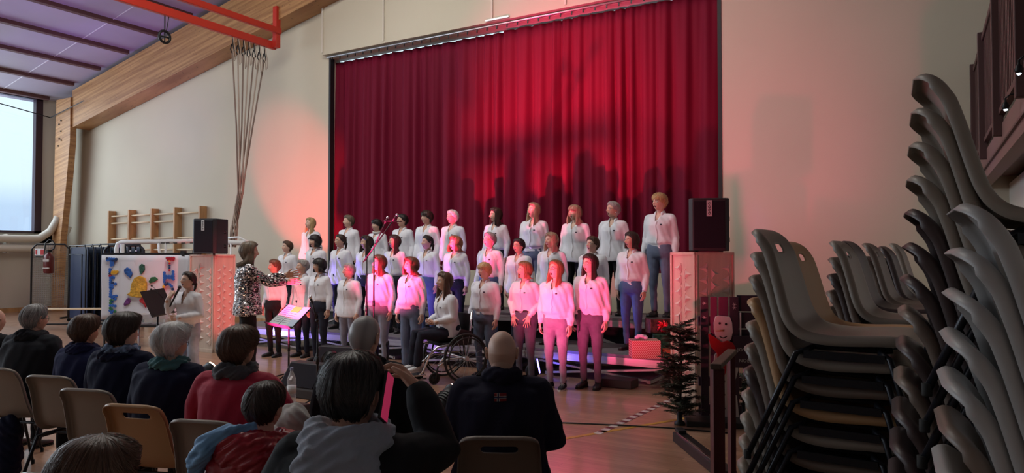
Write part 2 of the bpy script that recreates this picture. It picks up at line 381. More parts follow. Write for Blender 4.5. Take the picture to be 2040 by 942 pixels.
# ------------------------------------------------------------------ red rail, pulley, climbing ropes
M_red = mat('red_steel', (.55, .035, .02), .4)
XO = -12.2
rt = thing('climbing_rail', 'red painted steel double rail hanging from the timber beam', 'rail', (XO, 6, 6.1))
MB().box((0, 0, .03), (.09, 9.1, .16)).build('lower_rail', M_red, rt, bevel=.01)
MB().box((.16, 0, .33), (.09, 9.1, .13)).build('upper_rail', M_red, rt, bevel=.01)
for y_ in (4.5, 1.2, -2.4): MB().bar((.02, y_, .1), (.16, y_, .3), .1, .06).build('spacer', M_red, rt, bevel=.005)
MB().box((.1, 4.5, .42), (.12, .12, .9)).build('hanger', M_red, rt, bevel=.01)
M_rope = mat('hemp_rope', (.42, .33, .27), .9, bump=.6, bscale=120)
M_rope2 = mat('hemp_rope_dark', (.24, .17, .14), .9, bump=.6, bscale=120)
ga = W(478, 14.8, py=385); gb = W(468, 14.9, py=440); gc = W(463, 15.0, py=492)
for k in range(7):
    y0 = 9.45+.135*k
    a = sorted((2*math.pi*q/7+.11 for q in range(7)), key=math.sin)[k]; off = lambda q, s=1: Vector((.05*s*math.cos(a+q), .05*s*math.sin(a+q), 0))
    rp_ = tag(thing('climbing_rope', None, None, (XO, y0, 6.1)), ['climbing rope hung nearest the camera on the red rail', 'second climbing rope from the camera on the red rail', 'third climbing rope from the camera on the red rail', 'middle climbing rope of the seven on the red rail', 'third climbing rope from the wall on the red rail', 'second climbing rope from the wall on the red rail', 'climbing rope hung nearest the wall on the red rail'][k], 'rope', 'climbing ropes gathered under the red rail')
    p0 = Vector((XO, y0, 5.75)); o0 = Vector((XO, y0, 6.1))
    pts = [p0-o0, p0+(ga-p0)*.5+Vector((0, 0, -.05))-o0, ga+off(0)-o0]
    for j in range(1, 9): q = j/8; c = ga.lerp(gb, q) if True else 0; pts.append(c+off(q*5)-o0)
    for j in range(1, 5): q = j/4; pts.append(gb.lerp(gc, q)+off(5+q*2, 1.3)-o0)
    MB().tube(pts, .017, 7).build('rope', M_rope if k % 2 else M_rope2, rp_, smooth=True)
    rg = MB(); rg.tube([(0, 0, -.051), (.0, .01, -.2), (0, .045, -.32), (0, 0, -.4), (0, -.045, -.32), (0, -.01, -.2)], .012, 6)
    rg.build('shackle', M_dark, rp_, smooth=True)
    MB().tube([(.02, .0, -.06), (.03, .05, -.3), (.03, .06, -.5-.05*(k % 3)), (.03, .03, -.55-.05*(k % 3)), (.02, 0, -.3)], .009, 5).build('cord_loop', M_rope, rp_, smooth=True)
pl = thing('pulley', 'black pulley wheel hanging on a short chain under the red rail', 'pulley', (XO, W(323, TX(323, XO), py=30).y, 5.948))
MB().tube([(0, 0, .1), (0, 0, -.2)], .012).tube([(0, .08, .1), (0, .03, -.2)], .008).build('chain', M_dark, pl)
MB().tube([(0, .11*math.cos(q*R(20)), -.3+.11*math.sin(q*R(20))) for q in range(18)], .025, 8, closed=True).tube([(0, -.11, -.3), (0, .11, -.3)], .015).tube([(0, 0, -.19), (0, 0, -.41)], .012).build('wheel', M_dark, pl, smooth=True)
# wire from the window to the column
tag(MB().tube([(XL+.3, 7.0, 5.95), (XL+.3, 9.0, 5.62), (XL+.35, 10.4, 5.42)], .014, 6).tube([(XL+.35, 10.4, 5.42), (-19.5, 10.42, 5.72)], .012, 6).build('cable', M_dark), 'thin grey cable sagging across the window to the timber column', 'cable')
# ------------------------------------------------------------------ wall bars
wb = thing('wall_bars', 'wooden gymnastic wall bars fixed to the beige wall', 'wall bars', (0, YB, 0))
upx = [W(p, TY(p, YB-.1))[0] for p in (222, 262, 307, 353, 403)]
for x in upx:
    MB().box((x, -.10, 1.5), (.06, .2, 2.5)).build('upright', M_pine, wb, bevel=.008)
for k, (a, b_) in enumerate(zip(upx[:-1], upx[1:])):
    for j, z in enumerate((2.60, 2.41, 1.99, 1.70, 1.42, 1.14, .86, .58)):
        if j == 1 and k == 3: continue
        MB().tube([(a, -.13, z), (b_, -.13, z)], .02, 8).build('rung', M_rung, wb, smooth=True)
# ------------------------------------------------------------------ heating ducts below the window
M_duct = mat('cream_duct', (.62, .58, .50), .5)
for i, (z, dy, lab) in enumerate(((2.0, -.15, 'upper cream pipe under the window with its end bent upward'), (1.74, .1, 'lower cream pipe under the window with its end bent upward'))):
    d = thing('heating_pipe', lab, 'pipe', (XL+.35, 8, z), group='pipes under the window')
    MB().tube([(0, -9, 0), (0, 2.0+dy, 0), (.06, 2.3+dy, .03), (.2, 2.5+dy, .22), (.32, 2.6+dy, .5), (.36, 2.62+dy, .62)], .105, 14).build('pipe', M_duct, d, smooth=True)
    for y_ in (1.4, -1.2): MB().box((-.12, y_, 0), (.26, .05, .25)).build('bracket', M_duct, d)
# ------------------------------------------------------------------ mesh panel, extinguisher, sign
def facing(px): return Vector((math.sin(-YAW+math.atan((px-1020)/FPX)), math.cos(-YAW+math.atan((px-1020)/FPX)), 0))
def camrot(px=None): return YAW if px is None else YAW-math.atan((px-1020)/FPX)      # z rotation that turns local -Y to the camera
p = W(101, 17.6, z=0)
gp = thing('mesh_panel', 'tall wire mesh panel with a dark rounded frame near the window', 'panel', p, rz=camrot())
wd_, hh = 75*17.6/1400, 1.83
fr = MB(); pts = [(-wd_/2, 0, .03), (-wd_/2, 0, hh-.12), (-wd_/2+.12, 0, hh), (wd_/2-.12, 0, hh), (wd_/2, 0, hh-.12), (wd_/2, 0, .03)]
fr.tube(pts, .022, 8); fr.tube([(-wd_/2, 0, .2), (wd_/2, 0, .2)], .015); fr.bar((-wd_/2, -.3, .02), (-wd_/2, .3, .02), .04, .04); fr.bar((wd_/2, -.3, .02), (wd_/2, .3, .02), .04, .04); fr.build('frame', M_dark, gp, smooth=False)
gw = MB()
for k in range(1, 18): x = -wd_/2+wd_*k/18; gw.box((x, 0, hh/2+.1), (.005, .005, hh-.22))
for k in range(1, 34): gw.box((0, 0, .2+(hh-.22)*k/34), (wd_, .005, .005))
gw.build('wire_grid', mat('grey_wire', (.18, .17, .17), .5, .5), gp)
ex = thing('fire_extinguisher', 'dark red fire extinguisher with black hose on the mesh panel', 'fire extinguisher', W(98, 17.4, py=545), rz=camrot())
M_exr = mat('extinguisher_red', (.11, .012, .012), .35)
MB().lathe([(.0, 0), (.1, .01), (.115, .04), (.115, .40), (.09, .47), (.04, .5), (.035, .53)], n=18).build('cylinder', M_exr, ex, smooth=True)
MB().box((0, -.11, .33), (.14, .02, .06)).box((0, -.11, .14), (.16, .02, .03)).build('paper_label', mat('label_paper', (.5, .45, .42), .7), ex)
MB().box((0, 0, .56), (.05, .14, .05)).build('valve', M_dark, ex)
MB().tube([(.03, 0, .56), (.12, 0, .62), (.15, 0, .72), (.08, 0, .82), (0, 0, .84), (-.09, 0, .76), (-.12, 0, .5), (-.12, 0, .2)], .014, 8).build('hose', M_dark, ex, smooth=True)
sg = thing('extinguisher_sign', 'small white and red sign on the mesh panel', 'sign', W(80, 17.45, py=502), rz=camrot())
MB().box((0, 0, 0), (.26, .012, .17)).build('plate', M_white, sg)
MB().box((.06, -.01, 0), (.09, .008, .13)).box((-.09, -.01, 0), (.03, .008, .12)).build('pictogram', mat('sign_red', (.5, .02, .02), .5), sg)
MB().box((0, 0, -.11), (.2, .02, .02)).build('ledge', M_dark, sg)
# pale bench
p = W(150, 15.0, z=0)
bn = thing('low_bench', 'long low pale wooden bench before the blue folded mats', 'bench', p, rz=camrot()+R(4))
for dy in (-.07, .07): MB().box((0, dy, .42), (1.9, .11, .03)).build('seat', M_rung, bn, bevel=.006)
for sx in (-.75, .75):
    for dy in (-.12, .12): MB().bar((sx, dy, 0), (sx*.97, dy*.7, .4), .03, .03).build('leg', M_dark, bn)
MB().box((0, 0, .1), (1.6, .03, .03)).build('stretcher', M_dark, bn)
# blue folded mats standing on edge
M_navy = mat('navy_vinyl', (.014, .026, .070), .45, bump=.1, bscale=8)
M_navy2 = mat('navy_vinyl_dark', (.018, .028, .07), .45)
pxs = (156, 171, 186, 201, 217, 238, 262)
for k, px in enumerate(pxs):
    t = 16.2
    names = ['at the left end by the mesh panel', 'second from the mesh panel', 'third from the mesh panel', 'in the middle of the row', 'just left of the banner', 'partly behind the banner edge', 'mostly behind the banner']
    mt = thing('folding_table', 'navy blue folding table folded upright, '+names[k], 'folding table', W(px, t, z=0), rz=YAW+R(-44), group='folded tables against the wall')
    zt = 1.78+.01*k
    MB().box((0, .02, .92), (1.35, .022, 1.66)).build('tabletop', M_navy, mt, bevel=.004)
    f2 = MB(); f2.tube([(-.68, -.02, .06), (-.68, -.02, zt-.1), (-.6, -.02, zt), (.6, -.02, zt), (.68, -.02, zt-.1), (.68, -.02, .06)], .015, 8)
    f2.tube([(-.5, -.05, .1), (-.5, -.05, zt-.2), (.5, -.05, zt-.2), (.5, -.05, .1)], .014, 6); f2.build('frame', M_dark, mt, smooth=True)
    for sx in (-.6, .6): MB().lathe([(.0, -.015), (.04, -.015), (.04, .015), (0, .015)], c=(sx, -.02, .042), axis=(1, 0, 0), n=14).build('wheel', M_dark, mt)
# dark crate stack seen above the banner: rows of dark rounded frames
p = W(300, 15.42, z=0)
hg = thing('folded_trolley', 'dark rounded metal trolley frame behind the top of the banner', 'trolley', p, rz=camrot())
f2 = MB(); f2.tube([(-1.0, 0, 0), (-1.0, 0, 1.68), (-.9, 0, 1.78), (-.25, 0, 1.78), (-.15, 0, 1.68), (-.15, 0, 0)], .03, 8)
for k in range(7): f2.tube([(-.92+.115*k, .03, .1), (-.92+.115*k, .03, 1.76)], .022, 6)
f2.tube([(-1, 0, 1.5), (1.3, 0, 1.5)], .02, 6); f2.build('frame', M_dark, hg, smooth=True)
rm = MB()
for x in (-.75, -.42, -.3):
    for k in range(8): rm.box((x, -.04, 1.1+.08*k), (.03, .02, .035))
tag(rm.build('bolts', M_alu, hg), kind='stuff')
# white football goal frame
g0 = W(240, 14.6, z=0)
gl_ = thing('goal_frame', 'white metal folding goal frame behind the banner and left loudspeaker', 'goal', g0, rz=0)
def loc_g(px, t, py): return W(px, t, py=py)-g0
MB().tube([loc_g(237, 14.6, 700), loc_g(233, 14.6, 540), loc_g(232, 14.6, 495), loc_g(235, 14.6, 486), loc_g(243, 14.6, 482), loc_g(395, 14.1, 480)], .045, 10).tube([loc_g(395, 14.1, 480), loc_g(486, 13.6, 484)], .05, 10).build('crossbar', M_white, gl_, smooth=True)
MB().tube([loc_g(244, 14.5, 486), loc_g(244, 14.5, 700)], .04, 8).tube([loc_g(330, 14.3, 484), loc_g(330, 14.3, 700)], .02, 8).tube([loc_g(316, 14.3, 486), loc_g(317, 14.2, 498), loc_g(322, 14.2, 520)], .025, 8).tube([loc_g(460, 13.7, 484), loc_g(459, 13.7, 640)], .016, 8).build('post', M_white, gl_, smooth=True)
MB().tube([loc_g(450, 13.8, 474), loc_g(475, 13.7, 472), loc_g(500, 13.6, 484)], .018, 8).tube([loc_g(450, 13.8, 474), loc_g(450, 13.8, 520)], .014, 8).build('stay', M_white, gl_, smooth=True)
hb = MB()
for px in (324, 334, 349, 365, 382, 452, 470): hb.box(loc_g(px, 13.95, 484), (.07, .02, .02), rz=YAW)
hb.build('slots', M_blk, gl_)
# ------------------------------------------------------------------ banner TELE THON
BT = 11.9
b0 = W(203, BT, py=636); b1 = W(378, BT, py=636)
bw = (b1-b0).length; bh = 128*BT/1400; pxm = BT/1400
bn_ = thing('banner', 'white fabric banner with bottle cap letters and a yellow shape', 'banner', W(203, BT, z=0), rz=YAW)
bz = b0.z
n_ = 40; v = []; f = []
for j in range(13):
    for i in range(n_+1):
        v.append((bw*i/n_, .012*math.sin(i*.7)+.01*math.sin(i*.31+j*.5), bz+bh*j/12))
for j in range(12):
    for i in range(n_): k = j*(n_+1)+i; f.append((k, k+1, k+n_+2, k+n_+1))
o = MB().add(v, f).build('sheet', mat('banner_cloth', (.66, .68, .76), .8), bn_, smooth=True); sd = o.modifiers.new('c', 'SOLIDIFY'); sd.thickness = .004
MB().tube([(0, .06, bz+bh+.02), (bw+.15, .06, bz+bh+.02)], .018, 8).tube([(0.03, .06, 0), (.03, .06, bz+bh+.02)], .018, 8).tube([(bw, .06, 0), (bw, .06, bz+bh+.02)], .018, 8).bar((.03, -.25, .02), (.03, .35, .02), .05, .03).bar((bw, -.25, .02), (bw, .35, .02), .05, .03).build('stand', M_dark, bn_)
for q in (161, 185): MB().box((q*pxm, .03, bz+bh+.03), (.07, .08, .09)).build('clip', M_blk, bn_)
MB().box((bw*.47, -.018, bz+bh*.49), (bw*.5, .004, bh*.82)).build('white_card', mat('card_white', (.68, .71, .80), .75), bn_)
CAPC = {'b': (.02, .12, .50), 'd': (.01, .03, .12), 'r': (.35, .01, .03), 'y': (.75, .40, .03), 'g': (.02, .16, .06), 'p': (.16, .03, .20), 'w': (.45, .35, .45)}
capm = {k: mat('cap_'+k, c, .4) for k, c in CAPC.items()}; ck = list(capm)
def caps(name, pts, r=.024, mi_seq='b'):
    m = MB(); rnd = random.Random(len(pts))
    for q, (px, py) in enumerate(pts):
        m.lathe([(r*.9, 0), (r, .004), (r, .016), (r*.9, .018), (0, .018)], c=((px-203)*pxm, -.02, bz+(636-py)*pxm), n=10, axis=(0, -1, 0), mi=ck.index(mi_seq[q % len(mi_seq)]))
    return m.build(name, list(capm.values()), bn_)
def line(a, b_, st_=4.6):
    n = max(1, round(math.dist(a, b_)/st_)); return [(a[0]+(b_[0]-a[0])*k/n, a[1]+(b_[1]-a[1])*k/n) for k in range(n+1)]
caps('letter', line((216, 515), (234, 516))+line((217, 518), (232, 518))+line((224, 519), (224, 528))+line((227, 519), (227, 527)), mi_seq='dbbb')
caps('letter', line((222, 536), (222, 549))+line((227, 541), (236, 541))+line((226, 544), (233, 544)), mi_seq='bbdryyyyyyy')
caps('letter', line((223, 553), (223, 572))+line((227, 552), (229, 553))+line((227, 563), (233, 565))+line((227, 568), (227, 572)), mi_seq='bbbbbbbd')
caps('letter', line((224, 575), (223, 590))+line((226, 590), (235, 589))+line((227, 593), (233, 595)), mi_seq='bbbb')
caps('letter', line((224, 598), (223, 618))+line((227, 599), (227, 600))+line((228, 608), (233, 609))+line((228, 619), (233, 620))+line((226, 616), (226, 622)), mi_seq='ggbgbgbbbb')
caps('letter', line((335, 514), (348, 514))+line((337, 517), (346, 517)), mi_seq='r'); caps('letter', line((340, 520), (340, 538)), r=.018, mi_seq='yrddr')
caps('letter', line((330, 543), (330, 561))+line((347, 541), (348, 556))+line((334, 550), (345, 550))+line((334, 553), (345, 553)), mi_seq='bbbbb')
caps('letter', [(337+10*math.cos(R(a)), 579+14*math.sin(R(a))) for a in range(-170, 180, 26)], mi_seq='ryddbbdbdwb')
caps('letter', line((335, 606), (341, 612))+[(343, 606)], r=.016, mi_seq='rp')
def blob(name, pts, col, th=.03, bump_=True):
    m = MB(); z0 = bz
    M = Matrix.Translation((0, -.022, 0)) @ Matrix.Rotation(R(90), 4, 'X')
    m.prism([((a-203)*pxm, z0+(636-c)*pxm) for a, c in pts], th, M); return m.build(name, mat('felt_'+name+str(col), col, .8, bump=1, bscale=30, bdist=.02, var=.35, vscale=25), bn_, bevel=.008)
blob('yellow_shape', [(264, 580), (266, 565), (272, 553), (282, 549), (292, 553), (296, 563), (296, 575), (293, 588), (286, 592), (276, 592), (266, 590), (257, 586), (262, 583)], (.62, .36, .04), .04)
for nm, c, pts in (('patch', (.02, .10, .38), [(250, 537), (256, 532), (262, 535), (267, 545), (263, 554), (257, 549), (251, 543)]),
                   ('patch', (.02, .10, .07), [(280, 530), (285, 525), (291, 528), (291, 538), (284, 547), (281, 540)]),
                   ('patch', (.02, .13, .05), [(299, 561), (304, 552), (312, 551), (318, 556), (311, 561), (302, 564)]),
                   ('patch', (.13, .03, .17), [(250, 605), (255, 596), (260, 592), (264, 599), (261, 605), (252, 609)]),
                   ('patch', (.42, .02, .03), [(281, 597), (287, 591), (292, 593), (297, 606), (294, 613), (288, 604), (283, 602)])):
    blob(nm, pts, c, .025)
# ------------------------------------------------------------------ carved plinths with loudspeakers
M_pl = mat('pale_plywood', (.50, .40, .32), .55, var=.08, vscale=3, stretch=(6, 6, .6)); M_pl2 = mat('carved_light_wood', (.60, .52, .46), .5)
def carved_panel(root, a, b_, h, cols, zoff=.0):
    """box panel between floor points a, b_ (local), thickness behind it, with rows of carved triangles"""
    a, b_ = Vector(a), Vector(b_); d = (b_-a); w = d.length; d.normalize(); nrm = Vector((d.y, -d.x, 0))
    o = thing_part = None
    M = Matrix((( d.x, nrm.x, 0, a.x), (d.y, nrm.y, 0, a.y), (0, 0, 1, 0), (0, 0, 0, 1)))
    m = MB(); c = M @ Vector((w/2, -.015, h/2)); M3 = M.to_3x3(); m.box(c, (w, .03, h), M=M3); p_ = m.build('panel', M_pl, root, bevel=.004)
    fr = MB()
    for x in (.0125, w-.0125): fr.box(M @ Vector((x, .007, h/2)), (.025, .014, h), M=M3)
    for z in (.03, h-.015): fr.box(M @ Vector((w/2, .007, z)), (w, .014, .03 if z > 1 else .06), M=M3)
    fr.build('edge_frame', M_pl, p_, bevel=.003)
    tr_ = MB(); cw = (w-.07)/cols; th = .128
    for ci in range(cols):
        x0 = .035+cw*ci; nrow = int((h-.18)/th)
        for r in range(nrow):
            z0 = .1+th*r+(th/2 if ci % 2 else 0); flip = (ci % 2 == 0)
            if z0+th > h-.05: continue
            A = (x0+(.01 if flip else cw-.01), z0+th*.5); B = (x0+(cw*.86 if flip else cw*.14), z0+.008); C_ = (x0+(cw*.86 if flip else cw*.14), z0+th-.008)
            def arc(p, q, k=.16, n=4):
                mx_, mz = (p[0]+q[0])/2, (p[1]+q[1])/2; cx, cz = (A[0]+B[0]+C_[0])/3, (A[1]+B[1]+C_[1])/3
                res = []
                for i in range(n): t_ = i/n; s_ = 4*t_*(1-t_)*k*.75; x = p[0]+(q[0]-p[0])*t_; z = p[1]+(q[1]-p[1])*t_; res.append((x+(cx-mx_)*s_*1.6, z+(cz-mz)*s_*1.6))
                return res
            poly = arc(A, B)+arc(B, C_)+arc(C_, A)
            apex = M @ Vector(((A[0]+B[0]+C_[0])/3, .022, z0+th/2)); base = [M @ Vector((x, .001, z)) for x, z in poly]
            tr_.add(base+[apex], [(i, (i+1) % len(base), len(base)) for i in range(len(base))])
            # thin crescent scored next to the triangle
            zc = z0+th/2; s = 1 if flip else -1
            pts = [M @ Vector((x0+cw/2+s*(.30*cw*math.cos(t_)-.05*cw)+s*cw*.12, .003, zc+th*.5*math.sin(t_))) for t_ in np.linspace(-1.2, 1.2, 7)]
            tr_.tube(pts, .0035, 4)
    tr_.build('carving', M_pl2, p_)
    return p_
def plinth(label, corner, lft, rgt, h, cl=2, cr2=2):
    c = Vector(corner); root = thing('carved_plinth', label, 'plinth', c, group='carved plinths under the loudspeakers')
    L_, R_ = Vector(lft)-c, Vector(rgt)-c; L_.z = R_.z = 0
    carved_panel(root, L_, (0, 0, 0), h, cl); carved_panel(root, (0, 0, 0), R_, h, cr2)
    m = MB(); bk = L_+R_; q = [Vector((0, 0, 0)), R_, bk, L_]; ins = lambda p_: p_*.94+bk*.03
    q = [ins(p_) for p_ in q]
    m.add([(p_.x, p_.y, z) for z in (h-.03, h-.002) for p_ in q], [(0, 1, 2, 3), (7, 6, 5, 4), (0, 4, 5, 1), (1, 5, 6, 2), (2, 6, 7, 3), (3, 7, 4, 0)]); m.build('top', M_pl, root)
    for a, b_ in ((R_, bk), (bk, L_)):
        m = MB(); m.bar((a.x*.97, a.y*.97, h/2-.02), (b_.x*.97, b_.y*.97, h/2-.02), .02, h-.06); m.build('back_panel', M_pl, root)
    return root, bk/2
pr, pc = plinth('carved pale wood plinth under the right loudspeaker, behind the fir branches', W(1385, 7.42, z=0), W(1336, 7.66, z=0), W(1461, 7.72, z=0), 1.615, 2, 3)
c2 = W(432, 11.35, z=0)
pr2, pc2 = plinth('carved wood plinth under the left loudspeaker, lit pink beside the singer', W(427, 11.35, z=0), W(379, 11.6, z=0), W(469, 11.5, z=0), 1.585, 3, 3)
carve3 = thing('carved_screen_panel', 'narrow carved wood panel standing behind the singer and banner edge', 'panel', W(381, 12.3, z=0))
carved_panel(carve3, W(360, 12.35, z=0)-W(381, 12.3, z=0), (0, 0, 0), 1.56, 1)
def speaker(label, loc, rz, w=.42, h=.565, d=.36):
    r = thing('loudspeaker', label, 'loudspeaker', loc, rz, 'loudspeakers on carved plinths')
    pf = [(-w/2, -d/2+.04), (-w/2+.04, -d/2), (w/2-.04, -d/2), (w/2, -d/2+.04), (w/2-.05, d/2), (-w/2+.05, d/2)]
    MB().prism(pf, h, Matrix.Identity(4)).build('cabinet', mat('speaker_black', (.012, .012, .016), .55, bump=.2, bscale=300, bdist=.001), r, bevel=.012)
    MB().box((0, -d/2-.004, h/2), (w-.1, .01, h-.07)).build('grille', mat('speaker_grille', (.014, .013, .019), .9, spec=.15, bump=.4, bscale=400, bdist=.001), r, bevel=.004)
    g = MB(); g.box((.0, -d/2-.012, h-.11), (.055, .006, .17)); g.build('badge', mat('badge_silver', (.55, .55, .56), .35, .3), r)
    g = MB()
    for k, z in enumerate((-.055, -.02, .015, .05)): g.tube([(.0+.011*math.cos(a), -d/2-.016, h-.11+z+.011*math.sin(a)) for a in np.linspace(0, 5.2 if k % 2 else 6.2, 9)], .0035, 5)
    g.build('badge_marks', M_blk, r)
    for z in (h*.22, h*.62): MB().tube([(w/2-.01, .05, z-.02), (w/2+.02, .05, z-.02), (w/2+.02, .05, z+.02), (w/2-.01, .05, z+.02)], .009, 8).build('handle', M_blk, r, smooth=True)
    for sx in (-.13, .13): MB().lathe([(.018, 0), (.02, .008), (.014, .012)], c=(sx, -.1, -.01), n=10).build('foot', M_blk, r)
    return r
q = W(1410, 7.62, z=1.625); speaker('black loudspeaker on the carved plinth right of the choir', q, YAW-R(10))
q = W(421, 11.5, z=1.595); speaker('black loudspeaker on the carved plinth by the left banner', q, YAW-R(14), .44, .57, .40)
# ------------------------------------------------------------------ stage risers
M_deck = mat('riser_deck', (.16, .145, .16), .55, var=.2, vscale=6); M_deckal = mat('riser_aluminium', (.55, .54, .55), .42, .6)
def riser(loc, h, label, w=2.0, d=1.0, row=''):
    r = thing('stage_riser', label, 'stage riser', loc, 0, 'choir risers '+row)
    MB().box((0, 0, h-.02), (w-.01, d-.01, .035)).build('deck', M_deck, r)
    fr = MB()
    for sy in (-1, 1): fr.box((0, sy*(d/2-.025), h-.085), (w-.01, .045, .09)); fr.box((0, sy*(d/2-.002), h-.06), (w-.01, .012, .012)); fr.box((0, sy*(d/2-.002), h-.11), (w-.01, .012, .012))
    for sx in (-1, 1): fr.box((sx*(w/2-.03), 0, h-.085), (.045, d-.1, .088))
    fr.build('frame', M_deckal, r)
    if h < .5 or True:
        hz = h-.15
        for sy in (-1, 1):
            y_ = sy*(d/2-.06)
            for s_ in (-1, 1): MB().bar((s_*(w/2-.12), y_-.012*s_, hz), (-s_*(w/2-.3), y_-.012*s_, .04), .025, .075, up=(0, 1, 0)).build('leg', M_deckal, r)
        for s_ in (-1, 1): MB().box((s_*(w/2-.3), 0, .03), (.05, d-.1, .04)).build('foot_bar', M_deckal, r)
        if h > .5: MB().box((0, .30, (h-.12)/2), (w-.01, .012, h-.13)).build('black_sheet', M_blk, r)  # upright black sheet below the high deck
    return r
desc = ['at the far left end', 'second from the left', 'second from the right', 'at the right end by the gift boxes']
for k in range(4):
    riser((-9.62+2*k, 8.72, 0), .35, 'low choir riser module '+desc[k], row='front row')
desc2 = ['at the far left end', 'second from the left', 'second from the right', 'at the right end by the loudspeaker plinth']
for k in range(4):
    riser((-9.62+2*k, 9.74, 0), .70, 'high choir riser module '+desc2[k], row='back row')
# ------------------------------------------------------------------ moulded chairs
def shell_mesh(slot=True):
    # centre profile: y (back +), z ; from seat front to top of the back
    prof = [(-.215, .425), (-.195, .441), (-.16, .449), (-.10, .449), (-.03, .444), (.04, .441), (.10, .445), (.145, .457), (.174, .480), (.193, .515), (.208, .565), (.221, .615), (.234, .665), (.247, .71), (.260, .75), (.270, .775), (.281, .795), (.294, .812), (.310, .826)]
    # resample densely
    P = [Vector((0, a, b)) for a, b in prof]; d = [0]
    for i in range(1, len(P)): d.append(d[-1]+(P[i]-P[i-1]).length)
    Lt = d[-1]; n = 64; ps = []
    da = np.array(d); ya = np.array([p.y for p in P]); za = np.array([p.z for p in P])
    for i in range(n+1):
        s = Lt*i/n; ps.append((np.interp(s, da, ya), np.interp(s, da, za), s))
    ps = np.array(ps)
    for _ in range(3): ps[1:-1, :2] = (ps[:-2, :2]+2*ps[1:-1, :2]+ps[2:, :2])/4
    cols = 28; v = []; rowsn = []
    Rt, Rf = .055, .05
    for i in range(n+1):
        y, z, s = ps[i]; dt = Lt-s; df = s
        w = np.interp(s, [0, .1, .3, .42, .55, Lt], [.172, .182, .189, .187, .171, .156])
        if dt < Rt: w -= Rt-math.sqrt(max(0, Rt*Rt-(Rt-dt)**2))
        if df < Rf: w -= Rf-math.sqrt(max(0, Rf*Rf-(Rf-df)**2))
        a, b = ps[max(i-1, 0)], ps[min(i+1, n)]; t = Vector((0, b[0]-a[0], b[1]-a[1])).normalized(); nn = Vector((0, -t.z, t.y))   # toward the sitter
        if nn.z < 0 and nn.y > 0: nn = -nn
        rowsn.append((nn, t))
        for j in range(cols+1):
            u = -1+2*j/cols; dish = .014*(abs(u)**2.5)*min(1, dt/.1)-.006
            p = Vector((u*w, y, z))+nn*dish; v.append(p)
    f = []; C = cols+1
    hs, hw, hh = Lt-.085, (.082 if slot == 1 else .048), .017      # slot
    Sg = lambda k: ps[k // C][2]
    for i in range(n):
        for j in range(cols):
            k = i*C+j; cx = sum(v[q].x for q in (k, k+1, k+C, k+C+1))/4; cs_ = (ps[i][2]+ps[i+1][2])/2
            dx = max(0, abs(cx)-(hw-hh)); dd = math.hypot(dx, cs_-hs)
            if slot and dd < hh: continue
            f.append((k, k+1, k+C+1, k+C))
    cnt = {}
    for q in f:
        for a in range(4):
            e_ = tuple(sorted((q[a], q[(a+1) % 4]))); cnt[e_] = cnt.get(e_, 0)+1
    bverts = set(x for e_, c_ in cnt.items() if c_ == 1 for x in e_)
    for k in bverts:
        i, j = divmod(k, C)
        if i in (0, n) or j in (0, cols): continue
        s_, x = ps[i][2], v[k].x; cx = max(-(hw-hh), min(hw-hh, x)); dx, ds = x-cx, s_-hs; l = math.hypot(dx, ds) or 1
        nx, ns = cx+dx/l*hh, hs+ds/l*hh
        y = np.interp(ns, ps[:, 2], ps[:, 0]); z = np.interp(ns, ps[:, 2], ps[:, 1]); v[k] = Vector((nx, y, z))+rowsn[i][0]*(-.006+.014*abs(nx/.16)**2.5*.6)
    # outline loop and flange
    loop = [i*C for i in range(n+1)]+[n*C+j for j in range(1, C)]+[i*C+cols for i in range(n-1, -1, -1)]+[j for j in range(cols-1, 0, -1)]
    m = len(loop); base = [v[k] for k in loop]; prev = loop
    nrm = [rowsn[k // C][0] for k in loop]
    outd = []
    for q in range(m):
        tg = (base[(q+1) % m]-base[q-1]).normalized(); o_ = nrm[q].cross(tg); c_ = Vector((0, rowsn[loop[q]//C][0].y*0, 0))
        cen = Vector((0, base[q].y, base[q].z)) if 0 < loop[q]//C < n else Vector((0, 0, 0))
        if loop[q] // C == n: ref = rowsn[n][1]
        elif loop[q] // C == 0: ref = -rowsn[0][1]
        else: ref = Vector((1 if base[q].x > 0 else -1, 0, 0))
        if o_.dot(ref) < 0: o_ = -o_
        outd.append(o_.normalized())
    for (a, b) in ((.004, .0015), (.009, .006), (.012, .014), (.014, .033)):
        new = []
        for q in range(m):
            i = loop[q] // C; sc = 1.0 if 3 < i < n-3 else .75
            v.append(base[q]+outd[q]*a-nrm[q]*(b*sc)); new.append(len(v)-1)
        for q in range(m): f.append((prev[q], prev[(q+1) % m], new[(q+1) % m], new[q]))
        prev = new
    # remove verts not used happens naturally (loose verts are harmless)
    used = sorted(set(x for q in f for x in q)); mp = {a: b for b, a in enumerate(used)}
    return [v[k] for k in used], [tuple(mp[x] for x in q) for q in f]
def plastic(name, col): return mat(name, col, .42, bump=.08, bscale=250, bdist=.001)
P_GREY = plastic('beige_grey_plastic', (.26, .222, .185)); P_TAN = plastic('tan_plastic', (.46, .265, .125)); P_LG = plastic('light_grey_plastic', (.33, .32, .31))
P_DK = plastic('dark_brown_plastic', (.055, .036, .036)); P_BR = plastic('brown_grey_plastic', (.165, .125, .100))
sv, sf = shell_mesh(1); sv2, sf2 = shell_mesh(0); sv3, sf3 = shell_mesh(2)
M_leg = mat('navy_black_steel', (.008, .010, .016), .35, .4)
M_rub = mat('rubber', (.01, .01, .01), .8)
